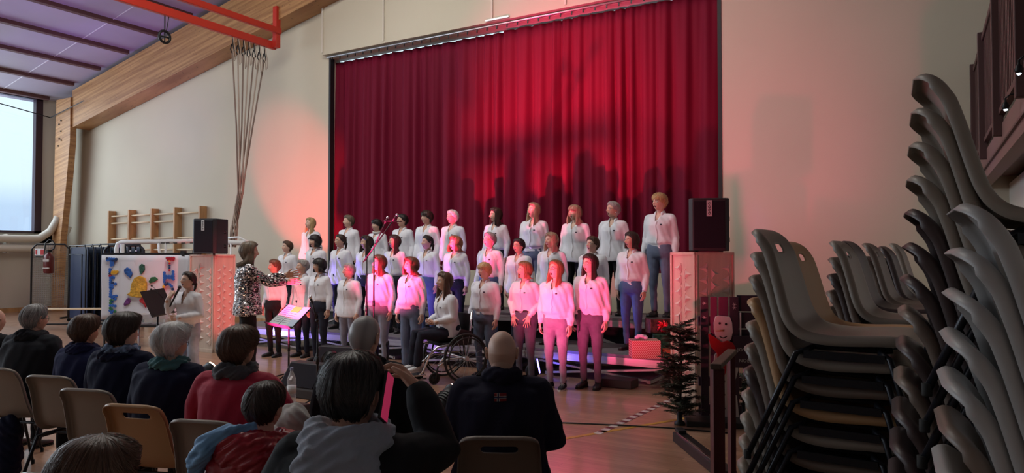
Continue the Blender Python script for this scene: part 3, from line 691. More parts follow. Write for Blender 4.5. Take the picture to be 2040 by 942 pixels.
def make_chair(sv=sv, sf=sf):
    r = thing('stacking_chair', 'chair', 'chair')
    o = MB().add(sv, sf).build('shell', P_GREY, r, smooth=True); s = o.modifiers.new('t', 'SOLIDIFY'); s.thickness = .0045; s.offset = 0
    fr = MB()
    for sx in (-1, 1): fr.tube([(sx*.15, -.13, .408), (sx*.155, -.11, .406), (sx*.155, .10, .406), (sx*.15, .12, .407)], .010, 8)
    fr.tube([(-.15, -.11, .406), (.15, -.11, .406)], .010, 8); fr.tube([(-.15, .10, .406), (.15, .10, .406)], .010, 8)
    for sx in (-1, 1): fr.box((sx*.224, .01, .386), (.012, .25, .026))
    fr.build('seat_frame', M_leg, r, smooth=False)
    for sx in (-1, 1):
        for sy, ty, tt_ in ((-1, -.232, -.13), (1, .325, .160)):
            l = MB().tube([(sx*.15, tt_*.74, .406), (sx*.196, tt_*.76, .402), (sx*.224, tt_, .388), (sx*.238, ty, .012)], .0105, 9).build('leg', M_leg, r, smooth=True)
            MB().lathe([(.0118, 0), (.0125, .004), (.0125, .03), (.0108, .031)], c=(sx*.238, ty, 0), n=10).build('rubber_foot', M_rub, l, smooth=True)
    return r
chair0 = make_chair(); chair1 = make_chair(sv2, sf2); chair2 = make_chair(sv3, sf3); chair_used = {0: False, 1: False, 2: False}
swaps = {'grey': None, 'tan': {P_GREY: P_TAN}, 'light': {P_GREY: P_LG}, 'dark': {P_GREY: P_DK}, 'brown': {P_GREY: P_BR}}
def drop_unused():
    for k, c0 in enumerate((chair1, chair0, chair2)):
        if not chair_used[k]:
            for o in [c for ch in c0.children for c in ch.children]+list(c0.children)+[c0]: bpy.data.objects.remove(o)
def place_chair(loc, rz, color, label, group, slot=True):
    c0 = (chair1, chair0, chair2)[int(slot)]
    if not chair_used[int(slot)] and color == 'grey':
        chair_used[int(slot)] = True; c0.location = loc; c0.rotation_euler = (0, 0, rz); c0['label'] = label; c0['group'] = group; return c0
    return dup(c0, loc, rz, label, group, swaps[color])
BACKTOP = Vector((0, .305, .82))
def chair_at_back(px, t, ztop, phi):
    """origin of a chair facing world angle phi (from +x) whose back top centre sits at column px, depth t, height ztop"""
    rz = phi+R(90); m = Matrix.Rotation(rz, 3, 'Z'); p = W(px, t, z=ztop); o = p-m @ BACKTOP; return o, rz
# stacks of chairs on the right
ordn = ['topmost', 'second from the top', 'third from the top', 'fourth from the top', 'fifth from the top', 'sixth from the top', 'seventh from the top', 'eighth from the top', 'ninth from the top', 'tenth from the top', 'eleventh from the top', 'twelfth from the top', 'thirteenth from the top', 'fourteenth from the top', 'fifteenth from the top', 'lowest']
cname = {'grey': 'beige grey', 'tan': 'tan', 'light': 'light grey', 'dark': 'dark brown', 'brown': 'brown grey'}
def stack(px, py, t, phi, pitch, n, cols, where, lean=0.0, ramp=0):
    ztop = CAMZ+(HOR-py)*t/FPX; o, rz = chair_at_back(px, t, ztop, phi)
    f = Vector((math.cos(phi), math.sin(phi), 0)); pitch = o.z/(n-1)
    for k in range(n):
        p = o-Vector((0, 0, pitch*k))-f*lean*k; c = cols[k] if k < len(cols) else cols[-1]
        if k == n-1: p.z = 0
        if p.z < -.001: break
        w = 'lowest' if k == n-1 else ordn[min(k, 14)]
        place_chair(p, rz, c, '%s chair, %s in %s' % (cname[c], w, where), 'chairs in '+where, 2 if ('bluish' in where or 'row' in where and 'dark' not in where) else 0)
def nfit(py, t, pitch): return int(round((CAMZ+(HOR-py)*t/FPX-.82)/pitch))+1
S = [
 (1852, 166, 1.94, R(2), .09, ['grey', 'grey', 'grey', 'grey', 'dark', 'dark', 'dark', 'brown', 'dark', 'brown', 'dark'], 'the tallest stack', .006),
 (1935, 416, 1.46, R(2), .085, ['light']*5+['brown', 'light', 'light', 'brown'], 'the pale stack at the right edge', .006),
 (1532, 460, 2.72, R(-4), .085, ['grey', 'grey', 'brown', 'tan', 'grey', 'brown', 'dark', 'grey'], 'the front stack with bluish legs', .006),
 (1580, 484, 3.20, R(-4), .085, ['tan', 'brown', 'grey'], 'the second row stack, tan on top', .006),
 (1674, 482, 3.62, R(-4), .085, ['grey', 'brown', 'dark', 'brown'], 'the third row stack, grey on top', .006),
 (1694, 482, 4.10, R(-4), .085, ['dark', 'dark', 'brown'], 'the dark stack of the fourth row', .006),
 (1734, 486, 4.54, R(-4), .085, ['brown', 'brown', 'dark'], 'the brown stack of the fifth row', .006),
 (1764, 492, 5.0, R(-4), .085, ['dark', 'dark'], 'the dark stack near the end', .006),
 (1784, 486, 5.46, R(-4), .085, ['grey', 'brown'], 'the farthest stack', .006)]
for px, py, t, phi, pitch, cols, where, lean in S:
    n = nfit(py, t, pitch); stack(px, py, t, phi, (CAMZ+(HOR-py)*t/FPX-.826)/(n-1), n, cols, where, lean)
# ------------------------------------------------------------------ organic helpers
_tmp = bpy.data.objects.new('tmp', bpy.data.meshes.new('tmp')); COL.objects.link(_tmp)
def remesh(mb, voxel, it=4, fac=.5):
    """voxel-union of everything in mb, smoothed; returns (verts, faces) arrays"""
    me = bpy.data.meshes.new('t'); me.from_pydata(mb.v, [], mb.f)
    bm = bmesh.new(); bm.from_mesh(me); bmesh.ops.recalc_face_normals(bm, faces=bm.faces); bm.to_mesh(me); bm.free()
    _tmp.modifiers.clear(); _tmp.data = me
    r = _tmp.modifiers.new('r', 'REMESH'); r.mode = 'VOXEL'; r.voxel_size = voxel; r.adaptivity = 0
    if it: s = _tmp.modifiers.new('s', 'SMOOTH'); s.factor = fac; s.iterations = it
    dg = bpy.context.evaluated_depsgraph_get(); dg.update()
    em = _tmp.evaluated_get(dg).to_mesh()
    v = np.empty(len(em.vertices)*3); em.vertices.foreach_get('co', v); v = v.reshape(-1, 3)
    nr = np.empty(len(em.vertices)*3); em.vertices.foreach_get('normal', nr); nr = nr.reshape(-1, 3)
    f = [tuple(p.vertices) for p in em.polygons]
    _tmp.evaluated_get(dg).to_mesh_clear(); bpy.data.meshes.remove(me) if me.users == 0 else None
    return v.copy(), nr.copy(), f
def ell(c, ax, ay, rx, ry, n=20, p=2.3):
    o = []
    for j in range(n):
        a = 2*math.pi*j/n; ca, sa = math.cos(a), math.sin(a)
        o.append(c+ax*(rx*math.copysign(abs(ca)**(2/p), ca))+ay*(ry*math.copysign(abs(sa)**(2/p), sa)))
    return o
def capsule(m, pts, rs, n=10):
    """tapered tube with round ends through pts"""
    pts = [Vector(p) for p in pts]
    a = (pts[0]-pts[1]).normalized(); b = (pts[-1]-pts[-2]).normalized()
    P = [pts[0]+a*rs[0]*.9, pts[0]+a*rs[0]*.6]+pts+[pts[-1]+b*rs[-1]*.6, pts[-1]+b*rs[-1]*.9]
    Rr = [rs[0]*.3, rs[0]*.78]+list(rs)+[rs[-1]*.78, rs[-1]*.3]
    return m.tube(P, Rr, n)
# ---- hands: wrist at origin, +Z to the fingertips, +X to the thumb side, palm faces +Y
_hands = {}
def hand(kind, vox=.0032):
    if (kind, vox) in _hands: return _hands[(kind, vox)]
    m = MB()
    curl = {'relax': (20, 28, 18), 'grip': (62, 80, 50), 'spread': (6, 10, 6), 'flat': (10, 14, 8), 'phone': (35, 40, 30)}[kind]
    spread = {'relax': 2.5, 'grip': 0, 'spread': 11, 'flat': 3, 'phone': 3}[kind]
    capsule(m, [(0, 0, -.05), (0, 0, 0), (0, 0, .02)], [.023, .024, .022], 12)
    for x, r in ((-.030, .0125), (-.012, .0135), (.008, .0135), (.027, .0135)):
        capsule(m, [(x*.6, 0, .0), (x*.9, .002, .045), (x, 0, .083)], [.015, r, r*.88], 8)
    capsule(m, [(.012, .006, .01), (.028, .01, .035), (.03, .004, .06)], [.014, .014, .010], 8)
    L_ = [(-.032, .080, .031, .020, .017, .0072), (-.011, .087, .038, .026, .019, .0080), (.010, .089, .042, .028, .020, .0083), (.030, .085, .038, .025, .019, .0081)]
    for i, (x, z, a, b, c, r) in enumerate(L_):
        p = Vector((x, 0, z)); pts = [p-Vector((0, 0, .012)), p]; ang = 0; sp = R(spread*(i-1.5))
        for k, (l, cu) in enumerate(zip((a, b, c), curl)):
            ang += R(cu*(1.0+.10*(1.5-i) if kind == 'relax' else 1))
            d = Vector((math.sin(sp)*math.cos(ang), math.sin(ang), math.cos(ang)*math.cos(sp))); p = p+d*l; pts.append(p)
        capsule(m, pts, [r*1.15, r*1.12, r*1.02, r*.95, r*.82], 8)
    if kind == 'grip': t = [(.022, .006, .02), (.043, .022, .042), (.040, .046, .058), (.020, .058, .066)]
    elif kind == 'spread': t = [(.022, .004, .02), (.048, .012, .042), (.068, .018, .062), (.080, .022, .078)]
    else: t = [(.022, .004, .02), (.042, .015, .045), (.048, .022, .070), (.046, .027, .092)]
    capsule(m, t, [.0125, .011, .0098, .0082], 8)
    v, nr, f = remesh(m, vox, 3, .5); _hands[(kind, vox)] = (v, f); return v, f
# ---- head surface
_HN, _HM = 72, 54
def hp(lon, t, off=0.0):
    """point on the head; lon 0 = face, pi = nape; t -1 chin .. 1 crown"""
    at = abs(t); rho = max(0, 1-at**(2.6 if t < 0 else 2.2))**(1/(2.5 if t < 0 else 2.05))
    c, s = math.cos(lon), math.sin(lon); k = min(1, max(0, -t)); k = k*k*(3-2*k)
    x = .0755*rho*s*(1-.24*k*(1 if c > 0 else .9)); yr = .092*(1-.10*k) if c > 0 else .100*(1-.42*min(1, max(0, (-t-.05)/.8)))
    y = -yr*rho*c; z = .113*t
    p = Vector((x, y, z))
    if off:
        n = Vector((x/.0057, y/.0085, z/.0128)); n.normalize() if n.length > 1e-6 else None
        p += n*off
    return p
def head_geo(mouth=.6, fem=True, seed=0):
    """(verts, faces, mats): 0 skin 1 lips 2 mouth 3 eye white 4 iris 5 brow"""
    v = []; f = []; mi = []; g = lambda d, s: math.exp(-(d/s)**2)
    rnd = random.Random(seed); nl = rnd.uniform(.85, 1.15); cw = rnd.uniform(-.003, .003)
    mo = mouth
    for j in range(_HM+1):
        t = -1+2*j/_HM; t = math.sin(t*math.pi/2)*.55+t*.45
        for i in range(_HN):
            u = 2*math.pi*i/_HN
            if u > math.pi: u -= 2*math.pi
            lon = u*(.62+.38*(abs(u)/math.pi)**1.0)            # denser at the face
            p = hp(lon, max(-.999, min(.999, t)))
            if math.cos(lon) > 0:
                x, z = p.x, p.z; fr = 1
                nose = 0
                if -.042 < z < .024:
                    if z > -.022: q = (.024-z)/.046; nose = .003+.022*q**1.5; w = .0085+.006*q
                    else: q = max(0, (z+.042)/.020); nose = .025*q**.6; w = .0145
                    nose *= nl*g(x, w)
                eye = -.0105*(g(x-.031, .0145)+g(x+.031, .0145))*g(z-.006, .0115)
                brow = .0045*(g(x-.028, .02)+g(x+.028, .02))*g(z-.026, .007)
                cheek = (.004+cw)*(g(x-.042, .02)+g(x+.042, .02))*g(z+.028, .02)
                lips = .0045*g(x, .021)*(g(z+.052, .0045)+g(z+.052+.014+.018*mo, .0055))
                mth = -.020*mo*g(x, .0155)*g(z+.058+.009*mo, .0055+.008*mo)-.003*g(x, .02)*g(z+.059, .003)
                chin = .007*g(x, .018)*g(z+.098, .013)
                p.y -= nose+eye+brow+cheek+lips+mth+chin
                p.x += (cw*.6)*math.copysign(1, x)*g(z+.03, .03) if abs(x) > .02 else 0
            v.append(p)
    for j in range(_HM):
        for i in range(_HN):
            a = j*_HN+i; b = j*_HN+(i+1) % _HN; q = (a, b, b+_HN, a+_HN); f.append(q)
            c = (v[q[0]]+v[q[1]]+v[q[2]]+v[q[3]])/4; m = 0
            if c.y < -.03:
                zc = c.z+.059+.009*mo; rr = math.hypot(c.x/.0145, zc/(.003+.0095*mo)); rl = math.hypot(c.x/.022, zc/(.009+.011*mo))
                if rr < 1 and mo > .12: m = 2
                elif rl < 1: m = 1
                elif abs(abs(c.x)-.030) < .016 and abs(c.z-.0285+.25*max(0, abs(c.x)-.034)) < .0028: m = 5
            mi.append(m)
    k = len(v); f.append(tuple(range(_HN))[::-1]); mi.append(0); f.append(tuple(_HM*_HN+i for i in range(_HN))); mi.append(0)
    mb = MB(); mb.v = [tuple(p) for p in v]; mb.f = f; mb.m = mi
    for s in (-1, 1):
        # eyeball with iris, upper lid
        e0 = len(mb.f); c = Vector((s*.0305, -.0690, .0055)); mb.ball(c, .0118, 12, 10, mi=3)
        for q in range(e0, len(mb.f)):
            cc = sum((Vector(mb.v[x]) for x in mb.f[q]), Vector())/len(mb.f[q])-c
            if cc.y < -.0098: mb.m[q] = 4
            if cc.z > .0055 or cc.z < -.0085: mb.m[q] = 0
        # ear
        M = Matrix.Rotation(s*R(-18), 3, 'Z')
        o = Vector((s*.0745, .012, -.004)); pts = [o+M @ Vector((s*.006+s*.004*math.sin(a), .016*math.cos(a)*(1 if math.sin(a) > 0 else .8), .030*math.sin(a)*(1 if math.sin(a) > 0 else .95))) for a in np.linspace(R(-120), R(215), 13)]
        mb.tube(pts, [.004, .0045, .005]+[.0045]*8+[.004, .003], 6)
        mb.ball(o+M @ Vector((s*.001, 0, -.002)), (.006, .013, .025), 10, 8)
    return mb
SKIN = [mat('skin_%d' % i, c, .5, var=.05, vscale=20) for i, c in enumerate(((.62, .38, .28), (.68, .44, .34), (.55, .32, .22), (.60, .34, .25)))]
M_lip = mat('lips', (.42, .12, .11), .4); M_mouth = mat('mouth_inside', (.05, .01, .012), .7); M_eye = mat('eye_white', (.7, .68, .66), .2); M_iris = mat('iris', (.03, .02, .012), .15)
def hairmat(name, c, c2=None):
    if name in MATS: return MATS[name]
    m = mat(name, c, .42, bump=.5, bscale=60, stretch=(1, 1, .12), bdist=.003, spec=.4)
    n = m.node_tree.nodes; L = m.node_tree.links; b = n['Principled BSDF']
    a = n.new('ShaderNodeAttribute'); a.attribute_name = 'strand'
    r = n.new('ShaderNodeValToRGB'); c2 = c2 or tuple(min(1, v*1.9+.02) for v in c)
    r.color_ramp.elements[0].color = tuple(v*.62 for v in c)+(1,); r.color_ramp.elements[1].color = tuple(c2)+(1,)
    L.new(a.outputs['Fac'], r.inputs[0]); L.new(r.outputs[0], b.inputs['Base Color']); return m
HC = {'black': (.010, .007, .007), 'dark': (.028, .014, .010), 'brown': (.075, .036, .020), 'auburn': (.13, .050, .026), 'red': (.24, .11, .05), 'blond': (.42, .28, .13),
      'ash': (.26, .19, .12), 'grey': (.30, .28, .27), 'white': (.85, .84, .83), 'darkash': (.13, .095, .065), 'salt': (.27, .26, .26)}
def hair(style, col, parent, M, seed=0, dense=1.0, scale=1.0):
    """hair object; M places the head frame in the parent's space"""
    rnd = random.Random(seed*13+5)
    th_tab = {'short': [(0, .60), (30, .58), (52, .44), (68, .12), (82, -.02), (92, -.05), (108, -.32), (125, -.72), (180, -.80)],
              'fringe': [(0, .26), (35, .24), (55, .16), (70, -.05), (85, -.1), (105, -.4), (125, -.7), (180, -.8)],
              'swept': [(0, .66), (35, .62), (55, .44), (72, .12), (85, .0), (98, -.15), (115, -.5), (180, -.8)],
              'crop': [(0, .60), (30, .60), (50, .50), (66, .22), (80, .05), (95, .0), (108, -.28), (125, -.62), (180, -.68)]}
    th_tab['man'] = [(0, .60), (30, .58), (52, .46), (68, .16), (80, .02), (92, .06), (104, -.05), (118, -.5), (135, -.66), (180, -.72)]
    conf = {'man': ('man', .011, None, 0, .002, 0, .006), 'manthick': ('man', .022, None, 0, .003, 0, .007), 'volume': ('short', .036, None, 0, .006, 0, .008), 'curls': ('short', .030, None, 0, .016, 0, .012),  # table, cap thickness, curtain start lon, curtain bottom z, curl, flare, lift
        'short': ('short', .020, None, 0, 0, 0, .004), 'curlyshort': ('short', .030, None, 0, .007, 0, .008), 'pixie': ('fringe', .022, None, 0, 0, 0, .006),
        'crop': ('crop', .007, None, 0, 0, 0, .003), 'stubble': ('crop', .0035, None, 0, 0, 0, .0), 'swept': ('swept', .014, None, 0, 0, 0, .001),
        'bob': ('fringe', .022, 60, -.105, 0, .014, .002), 'bobopen': ('short', .021, 62, -.115, 0, .012, .002), 'curlybob': ('short', .028, 60, -.135, .012, .03, .008),
        'long': ('short', .019, 62, -.25, .002, .010, .002), 'longfringe': ('fringe', .021, 60, -.25, .003, .012, .002), 'longwavy': ('short', .024, 60, -.27, .012, .028, .006),
        'shoulder': ('short', .020, 62, -.185, .003, .018, .003), 'shoulderfringe': ('fringe', .022, 60, -.18, .007, .022, .004), 'thickshort': ('short', .034, None, 0, .002, 0, .005),
        'bowl': ('short', .034, 74, -.085, .001, .006, .002)}[style]
    tab, T, cl, zb, curl, flare, lift = conf; tab = th_tab[tab]
    xs_, ys_ = [R(a) for a, b in tab], [b for a, b in tab]
    def th(lon): return float(np.interp(abs(lon), xs_, ys_))
    clr = R(cl) if cl else 9
    def surf(lon, v, extra=0.0):
        """v 0 crown .. 1 hairline .. 2 curtain tip"""
        h0 = th(lon); v1 = min(v, 1); t = 1-(1-h0)*v1; t = min(t, .9995)
        has = abs(lon) > clr; edge = 1.0 if has else min(1, max(.0, (1-v1)*(2.6 if not cl else 5)))**.65
        top = 1+.25*max(0, t)
        off = .003+T*top*edge*(.75+.25*min(1, (1-t)*4))+extra
        p = hp(lon, t, off)
        if v > 1 and has:
            q = v-1; z1 = p.z; s_ = min(1, (abs(lon)-clr)/R(14)); z = z1+(zb-z1)*q
            fl = 1+flare/.09*math.sin(q*math.pi*.75)
            base = hp(lon, max(-.25, min(h0, .1)) if False else -.05, T+.003+extra); base2 = p
            k = min(1, q*2.2); x = p.x+(base.x*fl-p.x)*k; y = p.y+(base.y*fl-p.y)*k
            if abs(lon) > R(100): y -= .012*q
            x *= 1-.10*max(0, q-.45)*s_; y += .006*q
            p = Vector((x, y, z+.012*math.cos(lon*3+seed)*q*(zb < -.15)))
        if curl:
            a = lon*9+v*11+seed; p += Vector((math.sin(a*1.3+p.z*55), math.cos(a+p.z*47), .5*math.sin(a*2+p.x*60)))*curl*.55*min(1, v*3)
        return p
    NL = 60; mb = MB(); st_ = []
    vmax = 2 if cl else 1
    rows = [0, .06, .13, .22, .32, .44, .56, .68, .8, .9, .96, 1.0]
    vv = []; ff = []
    for r_ in rows:
        for i in range(NL):
            lon = -math.pi+2*math.pi*i/NL; rid = .0022*math.sin(lon*23+seed)*min(1, r_*2)+.0014*math.sin(lon*41+seed*2)
            vv.append(surf(lon, r_, rid if T > .01 else 0))
    for j in range(len(rows)-1):
        for i in range(NL): a = j*NL+i; b = j*NL+(i+1) % NL; ff.append((a, b, b+NL, a+NL))
    # tuck ring
    k0 = len(vv)
    for i in range(NL):
        lon = -math.pi+2*math.pi*i/NL; vv.append(hp(lon, min(.99, th(lon)+.02), -.004))
    for i in range(NL): a = (len(rows)-1)*NL+i; b = (len(rows)-1)*NL+(i+1) % NL; ff.append((a, b, k0+(i+1) % NL, k0+i))
    mb.add(vv, ff)
    if cl:
        ls = np.linspace(clr+.01, 2*math.pi-clr-.01, 44); qs = [.9, 1.0, 1.12, 1.26, 1.42, 1.6, 1.8, 2.0]; vv = []; ff = []; n = len(ls)
        for side in (0, 1):
            for q in (qs if side == 0 else qs[::-1]):
                for l in ls:
                    lon = l if l <= math.pi else l-2*math.pi
                    ed = min(1, min(l-clr, 2*math.pi-clr-l)/.25); rid = .003*math.sin(lon*21+seed)
                    vv.append(surf(lon, q, rid if side == 0 else -.015-.004*ed))
        m_ = len(qs)*2
        for j in range(m_-1):
            for i in range(n-1): a = j*n+i; ff.append((a, a+1, a+n+1, a+n))
        for e_ in (0, n-1):
            for j in range(len(qs)-1): ff.append((j*n+e_, (j+1)*n+e_, (m_-2-j)*n+e_, (m_-1-j)*n+e_))
        mb.add(vv, ff)
    nb = len(mb.v); st_ = [.35+.3*abs(math.sin(i*.37)) for i in range(nb)]
    # strands
    ns = int((520 if cl else 420)*dense); wdt = .0042/math.sqrt(dense) if style not in ('crop', 'stubble') else .002
    if style == 'stubble': ns = int(ns*.0)
    for s in range(ns):
        lon = rnd.uniform(-math.pi, math.pi); has = abs(lon) > clr
        vs = rnd.uniform(0, .75)**.8 if not has else rnd.uniform(0, 1.5)
        ve = min((2.02 if has else 1.0), vs+rnd.uniform(.25, .6)*(1.3 if has else .8))
        br = rnd.random(); dl = rnd.uniform(-.10, .10)*(1+curl*60)+(.30*math.sin(lon*1.5+seed)+.12*math.sin(lon*4+seed*2) if not has else 0); w = wdt*rnd.uniform(.6, 1.3); K = 6; pts = []
        l0 = rnd.uniform(.0005, .003)
        for k in range(K):
            q = k/(K-1); vq = vs+(ve-vs)*q; lq = lon+dl*q
            if cl and vq > 1 and abs(lq) <= clr: lq = math.copysign(clr+.01, lq)
            p = surf(lq, vq, l0+lift*q*q*rnd.uniform(.6, 1.2)+.0022*math.sin(lq*23+seed))
            pts.append(p)
        k0 = len(mb.v); vv = []
        for k in range(K):
            d = (pts[min(k+1, K-1)]-pts[max(k-1, 0)]); c_ = pts[k]; nrm = Vector((c_.x, c_.y, c_.z*.5)).normalized(); sd = d.cross(nrm)
            sd = sd.normalized() if sd.length > 1e-7 else Vector((1, 0, 0)); ww = w*(1 if k < K-2 else (.75 if k < K-1 else .2))
            vv += [c_-sd*ww/2, c_+nrm*w*.22, c_+sd*ww/2]
        ff = []
        for k in range(K-1): a = k*3; ff += [(a, a+1, a+4, a+3), (a+1, a+2, a+5, a+4)]
        mb.add(vv, ff); st_ += [br]*len(vv)
    if style == 'swept' and not (seed % 7 == 3):
        o_ = Vector((0, .10, .0)); b0 = len(mb.v); capsule(mb, [o_, o_+Vector((0, .03, -.03)), o_+Vector((0, .025, -.10)), o_+Vector((0, .01, -.16))], [.018, .022, .018, .008], 8); st_ += [.5]*(len(mb.v)-b0)
    elif style == 'swept':
        b0 = len(mb.v); mb.ball((0, .105, -.045), (.03, .026, .03), 12, 8); st_ += [.4]*(len(mb.v)-b0)
    mb.v = [tuple(M @ Vector(p)) for p in mb.v]
    o = mb.build('hair', hairmat('hair_'+col, HC[col]), parent, smooth=True)
    at = o.data.attributes.new('strand', 'FLOAT', 'POINT'); at.data.foreach_set('value', (st_+[.5]*len(mb.v))[:len(mb.v)])
    return o
def glasses(parent, M, dark=True):
    m = MB()
    for s in (-1, 1):
        m.tube([Vector((s*.0315+.0235*math.copysign(abs(math.cos(a))**.8, math.cos(a)), -.0895+.012*abs(math.cos(a)) if s*math.cos(a) > 0 else -.0895, .003+.018*math.sin(a))) for a in np.linspace(0, 2*math.pi, 17)[:-1]], .0016, 5, closed=True)
        m.tube([(s*.054, -.080, .008), (s*.073, -.045, .008), (s*.079, .0, .006), (s*.079, .018, -.006)], .0018, 5)
    m.tube([(-.009, -.092, .006), (0, -.096, .009), (.009, -.092, .006)], .0016, 5)
    m.v = [tuple(M @ Vector(p)) for p in m.v]
    return m.build('glasses', M_blk if dark else mat('glasses_metal', (.35, .30, .28), .3, .8), parent, smooth=True)
# ---- clothes folds
def folds(v, nr, amp, seed, sc=9.0, vert=.35):
    s = seed*1.7; out = v.copy()
    x, y, z = v[:, 0]*sc, v[:, 1]*sc, v[:, 2]*sc*vert
    w = np.sin(x*1.9+z*3.1+s)*np.cos(y*2.3-z*2.2+s*1.3)+.6*np.sin(x*3.7-y*2.9+z*5.3+s*2.1)+.4*np.sin((x+y)*6.1+z*9.7+s)
    w = np.sign(w)*np.abs(w)**.8
    return out+nr*(w*amp)[:, None]
def cloth_obj(name, v, f, m, parent, keep=None):
    mb = MB(); mb.v = [tuple(p) for p in v]; mb.f = f if keep is None else [q for q in f if keep(v[list(q)].mean(axis=0))]; mb.m = [0]*len(mb.f)
    used = sorted(set(x for q in mb.f for x in q)); mp = {a: b for b, a in enumerate(used)}
    mb.v = [mb.v[k] for k in used]; mb.f = [tuple(mp[x] for x in q) for q in mb.f]
    me = bpy.data.meshes.new(name); me.from_pydata(mb.v, [], mb.f); me.materials.append(m)
    me.polygons.foreach_set('use_smooth', [True]*len(me.polygons))
    o = bpy.data.objects.new(name, me); COL.objects.link(o); o.parent = parent; return o
X_, Y_, Z_ = Vector((1, 0, 0)), Vector((0, 1, 0)), Vector((0, 0, 1))
def fabric(name, c, rough=.85, **k):
    if max(c) < .09: k.setdefault('sheen', 0); k.setdefault('spec', .25)
    a = dict(bump=.35, bscale=35, bdist=.004, sheen=.15); a.update(k); return mat(name, c, rough, **a)
M_shirt = fabric('white_shirt', (.76, .765, .82), .8, bscale=14, bump=.5, bdist=.012, sheen=0)
JEANS = {'blue': (.07, .12, .26), 'mid': (.13, .16, .25), 'pale': (.24, .25, .33), 'dark': (.018, .02, .035), 'grey': (.10, .10, .14), 'black': (.010, .010, .012), 'ice': (.40, .47, .58)}
JM = {k: fabric('jeans_'+k, c, .85, var=.18, vscale=9, sheen=0) for k, c in JEANS.items()}
M_belt = mat('belt_leather', (.02, .013, .01), .4); M_badge = mat('embroidered_badge', (.03, .02, .05), .7)
M_boot = mat('black_leather', (.010, .009, .010), .4); M_sole = mat('white_sole', (.6, .6, .6), .6); M_snk = mat('white_sneaker', (.62, .62, .64), .55)
def person(label, pos, yaw, H, seed=0, sit=False, w=1.0, hairs=('short', 'brown'), skin=0, glass=None, hyaw=0, hpitch=0, htilt=0, lean=0, mouth=.6,
           arms=None, hands=('relax', 'relax'), upper='shirt', upmat=None, tucked=True, lower='mid', shoes='boot', stance=.095, belt=False, badge=True,
           vneck=.10, knees=None, detail=1.0, group='choir singers in white shirts', vox=.0115, torso_yaw=0, bald=False, hair_dense=1.0, legs=True, collar=True, necklen=0, name='person'):
    s = H/1.68; root = thing(name, label, 'person', pos, yaw, group)
    pel = Vector((0, 0, .92)) if not sit else Vector((0, .0, .56))
    RL = Matrix.Rotation(R(lean), 3, 'X'); RT = Matrix.Rotation(R(torso_yaw), 3, 'Z')
    def T(p):                                  # standing torso coordinates -> posed
        p = Vector(p)-Vector((0, 0, .92)); k = max(0, min(1, p.z/.3)); m = Matrix.Rotation(R(lean)*(.5+.5*k), 3, 'X')
        return (RT @ (m @ p))+pel
    ax = RT @ X_
    def dep(z): k = max(0, min(1, (z-.92)/.3)); return RT @ (Matrix.Rotation(R(lean)*(.5+.5*k), 3, 'X') @ Y_)
    f_ = random.Random(seed)
    fem = upper in ('shirt', 'blouse')
    # arm joints (posed space)
    J = {}
    for sd, nm in ((1, 'L'), (-1, 'R')):
        a = (arms or {}).get(nm)
        sh = T((sd*(.158+(.036 if upper in ('shirt', 'blouse') else .12)*(w-1)), 0, 1.345))
        if a is None and not sit: el = T((sd*(.215+.05*(w-1))*1.0, .018+f_.uniform(-.01, .01), 1.085)); wr = T((sd*(.222+.05*(w-1)), -.045+f_.uniform(-.02, .02), .855))
        elif a is None: el = T((sd*(.235+.16*(w-1)), -.03, 1.09)); wr = pel+Vector((sd*.10, -.24, .10))
        else: el, wr = Vector(a[0]), Vector(a[1])
        J[nm] = (sh, el, wr, a[2] if a and len(a) > 2 else None)
    # ---- upper garment
    k = {'shirt': (1.0, 0), 'blouse': (1.07, .004), 'jacket': (1.10, .022), 'sweater': (1.03, .010), 'fleece': (1.06, .014), 'puffer': (1.16, .030)}[upper]
    w += .10 if fem else 0; kw = w*k[0]; add = k[1]
    prof = [(.80, .192, .128, .0), (.86, .193, .130, 0), (.93, .186, .126, 0), (.975, .172, .118, 0), (1.015, .163, .114, 0), (1.10, .155, .110, 0), (1.18, .162, .118, -.004), (1.25, .168, .124, -.008), (1.31, .168, .113, -.002), (1.355, .150, .092, .004), (1.385, .115, .072, .008), (1.405, .075, .060, .008), (1.43, .062, .056, .004), (1.445, .057, .053, 0)]
    z0 = .93 if (sit or tucked) else .80
    if sit: z0 = .86
    m = MB(); rings = []
    for z, rx, ry, cy in prof:
        if z < z0-.001: continue
        g = kw if z < 1.36 else 1+(kw-1)*.4
        if tucked and not sit:
            if z < .99: g *= .86
            elif z < 1.12: g *= 1.10 if upper == 'blouse' else 1.05
        ad = add if z < 1.39 else add*.6
        rings.append(ell(T((0, cy, z)), ax, dep(z), rx*g+ad, ry*g+ad, 24))
    m.loft(rings)
    sr = 1+(w-1)*.7
    for nm in 'LR':
        sh, el, wr, _ = J[nm]; e = add*.7; wd = (wr-el).normalized()
        capsule(m, [sh, sh.lerp(el, .35), sh.lerp(el, .75), el, el.lerp(wr, .3), el.lerp(wr, .75), wr-wd*.02], [.060*sr+e, .056*sr+e, .050*sr+e, .046*sr+e, .045*sr+e, .040*sr+e, .034+e], 12)
        capsule(m, [T((0, 0, 1.33)), sh.lerp(T((0, 0, 1.35)), .35), sh], [.06+e, .064*sr+e, .058*sr+e], 10)
        if upper in ('shirt', 'blouse'): m.tube([wr-wd*.035, wr-wd*.03, wr+wd*.004, wr+wd*.01], [.030, .037, .036, .028], 10)
    v, nr, f = remesh(m, vox*(1.0 if detail <= 1 else .8), 4 if upper != 'puffer' else 3)
    amp = {'shirt': .0062, 'blouse': .008, 'jacket': .0060, 'sweater': .005, 'fleece': .0050, 'puffer': .004}[upper]
    hd0 = T((0, 0, 1.40)); zz = np.clip((hd0.z-v[:, 2])/.06, .1, 1)[:, None]
    v2 = v+(folds(v, nr, amp, seed+1)-v)*zz
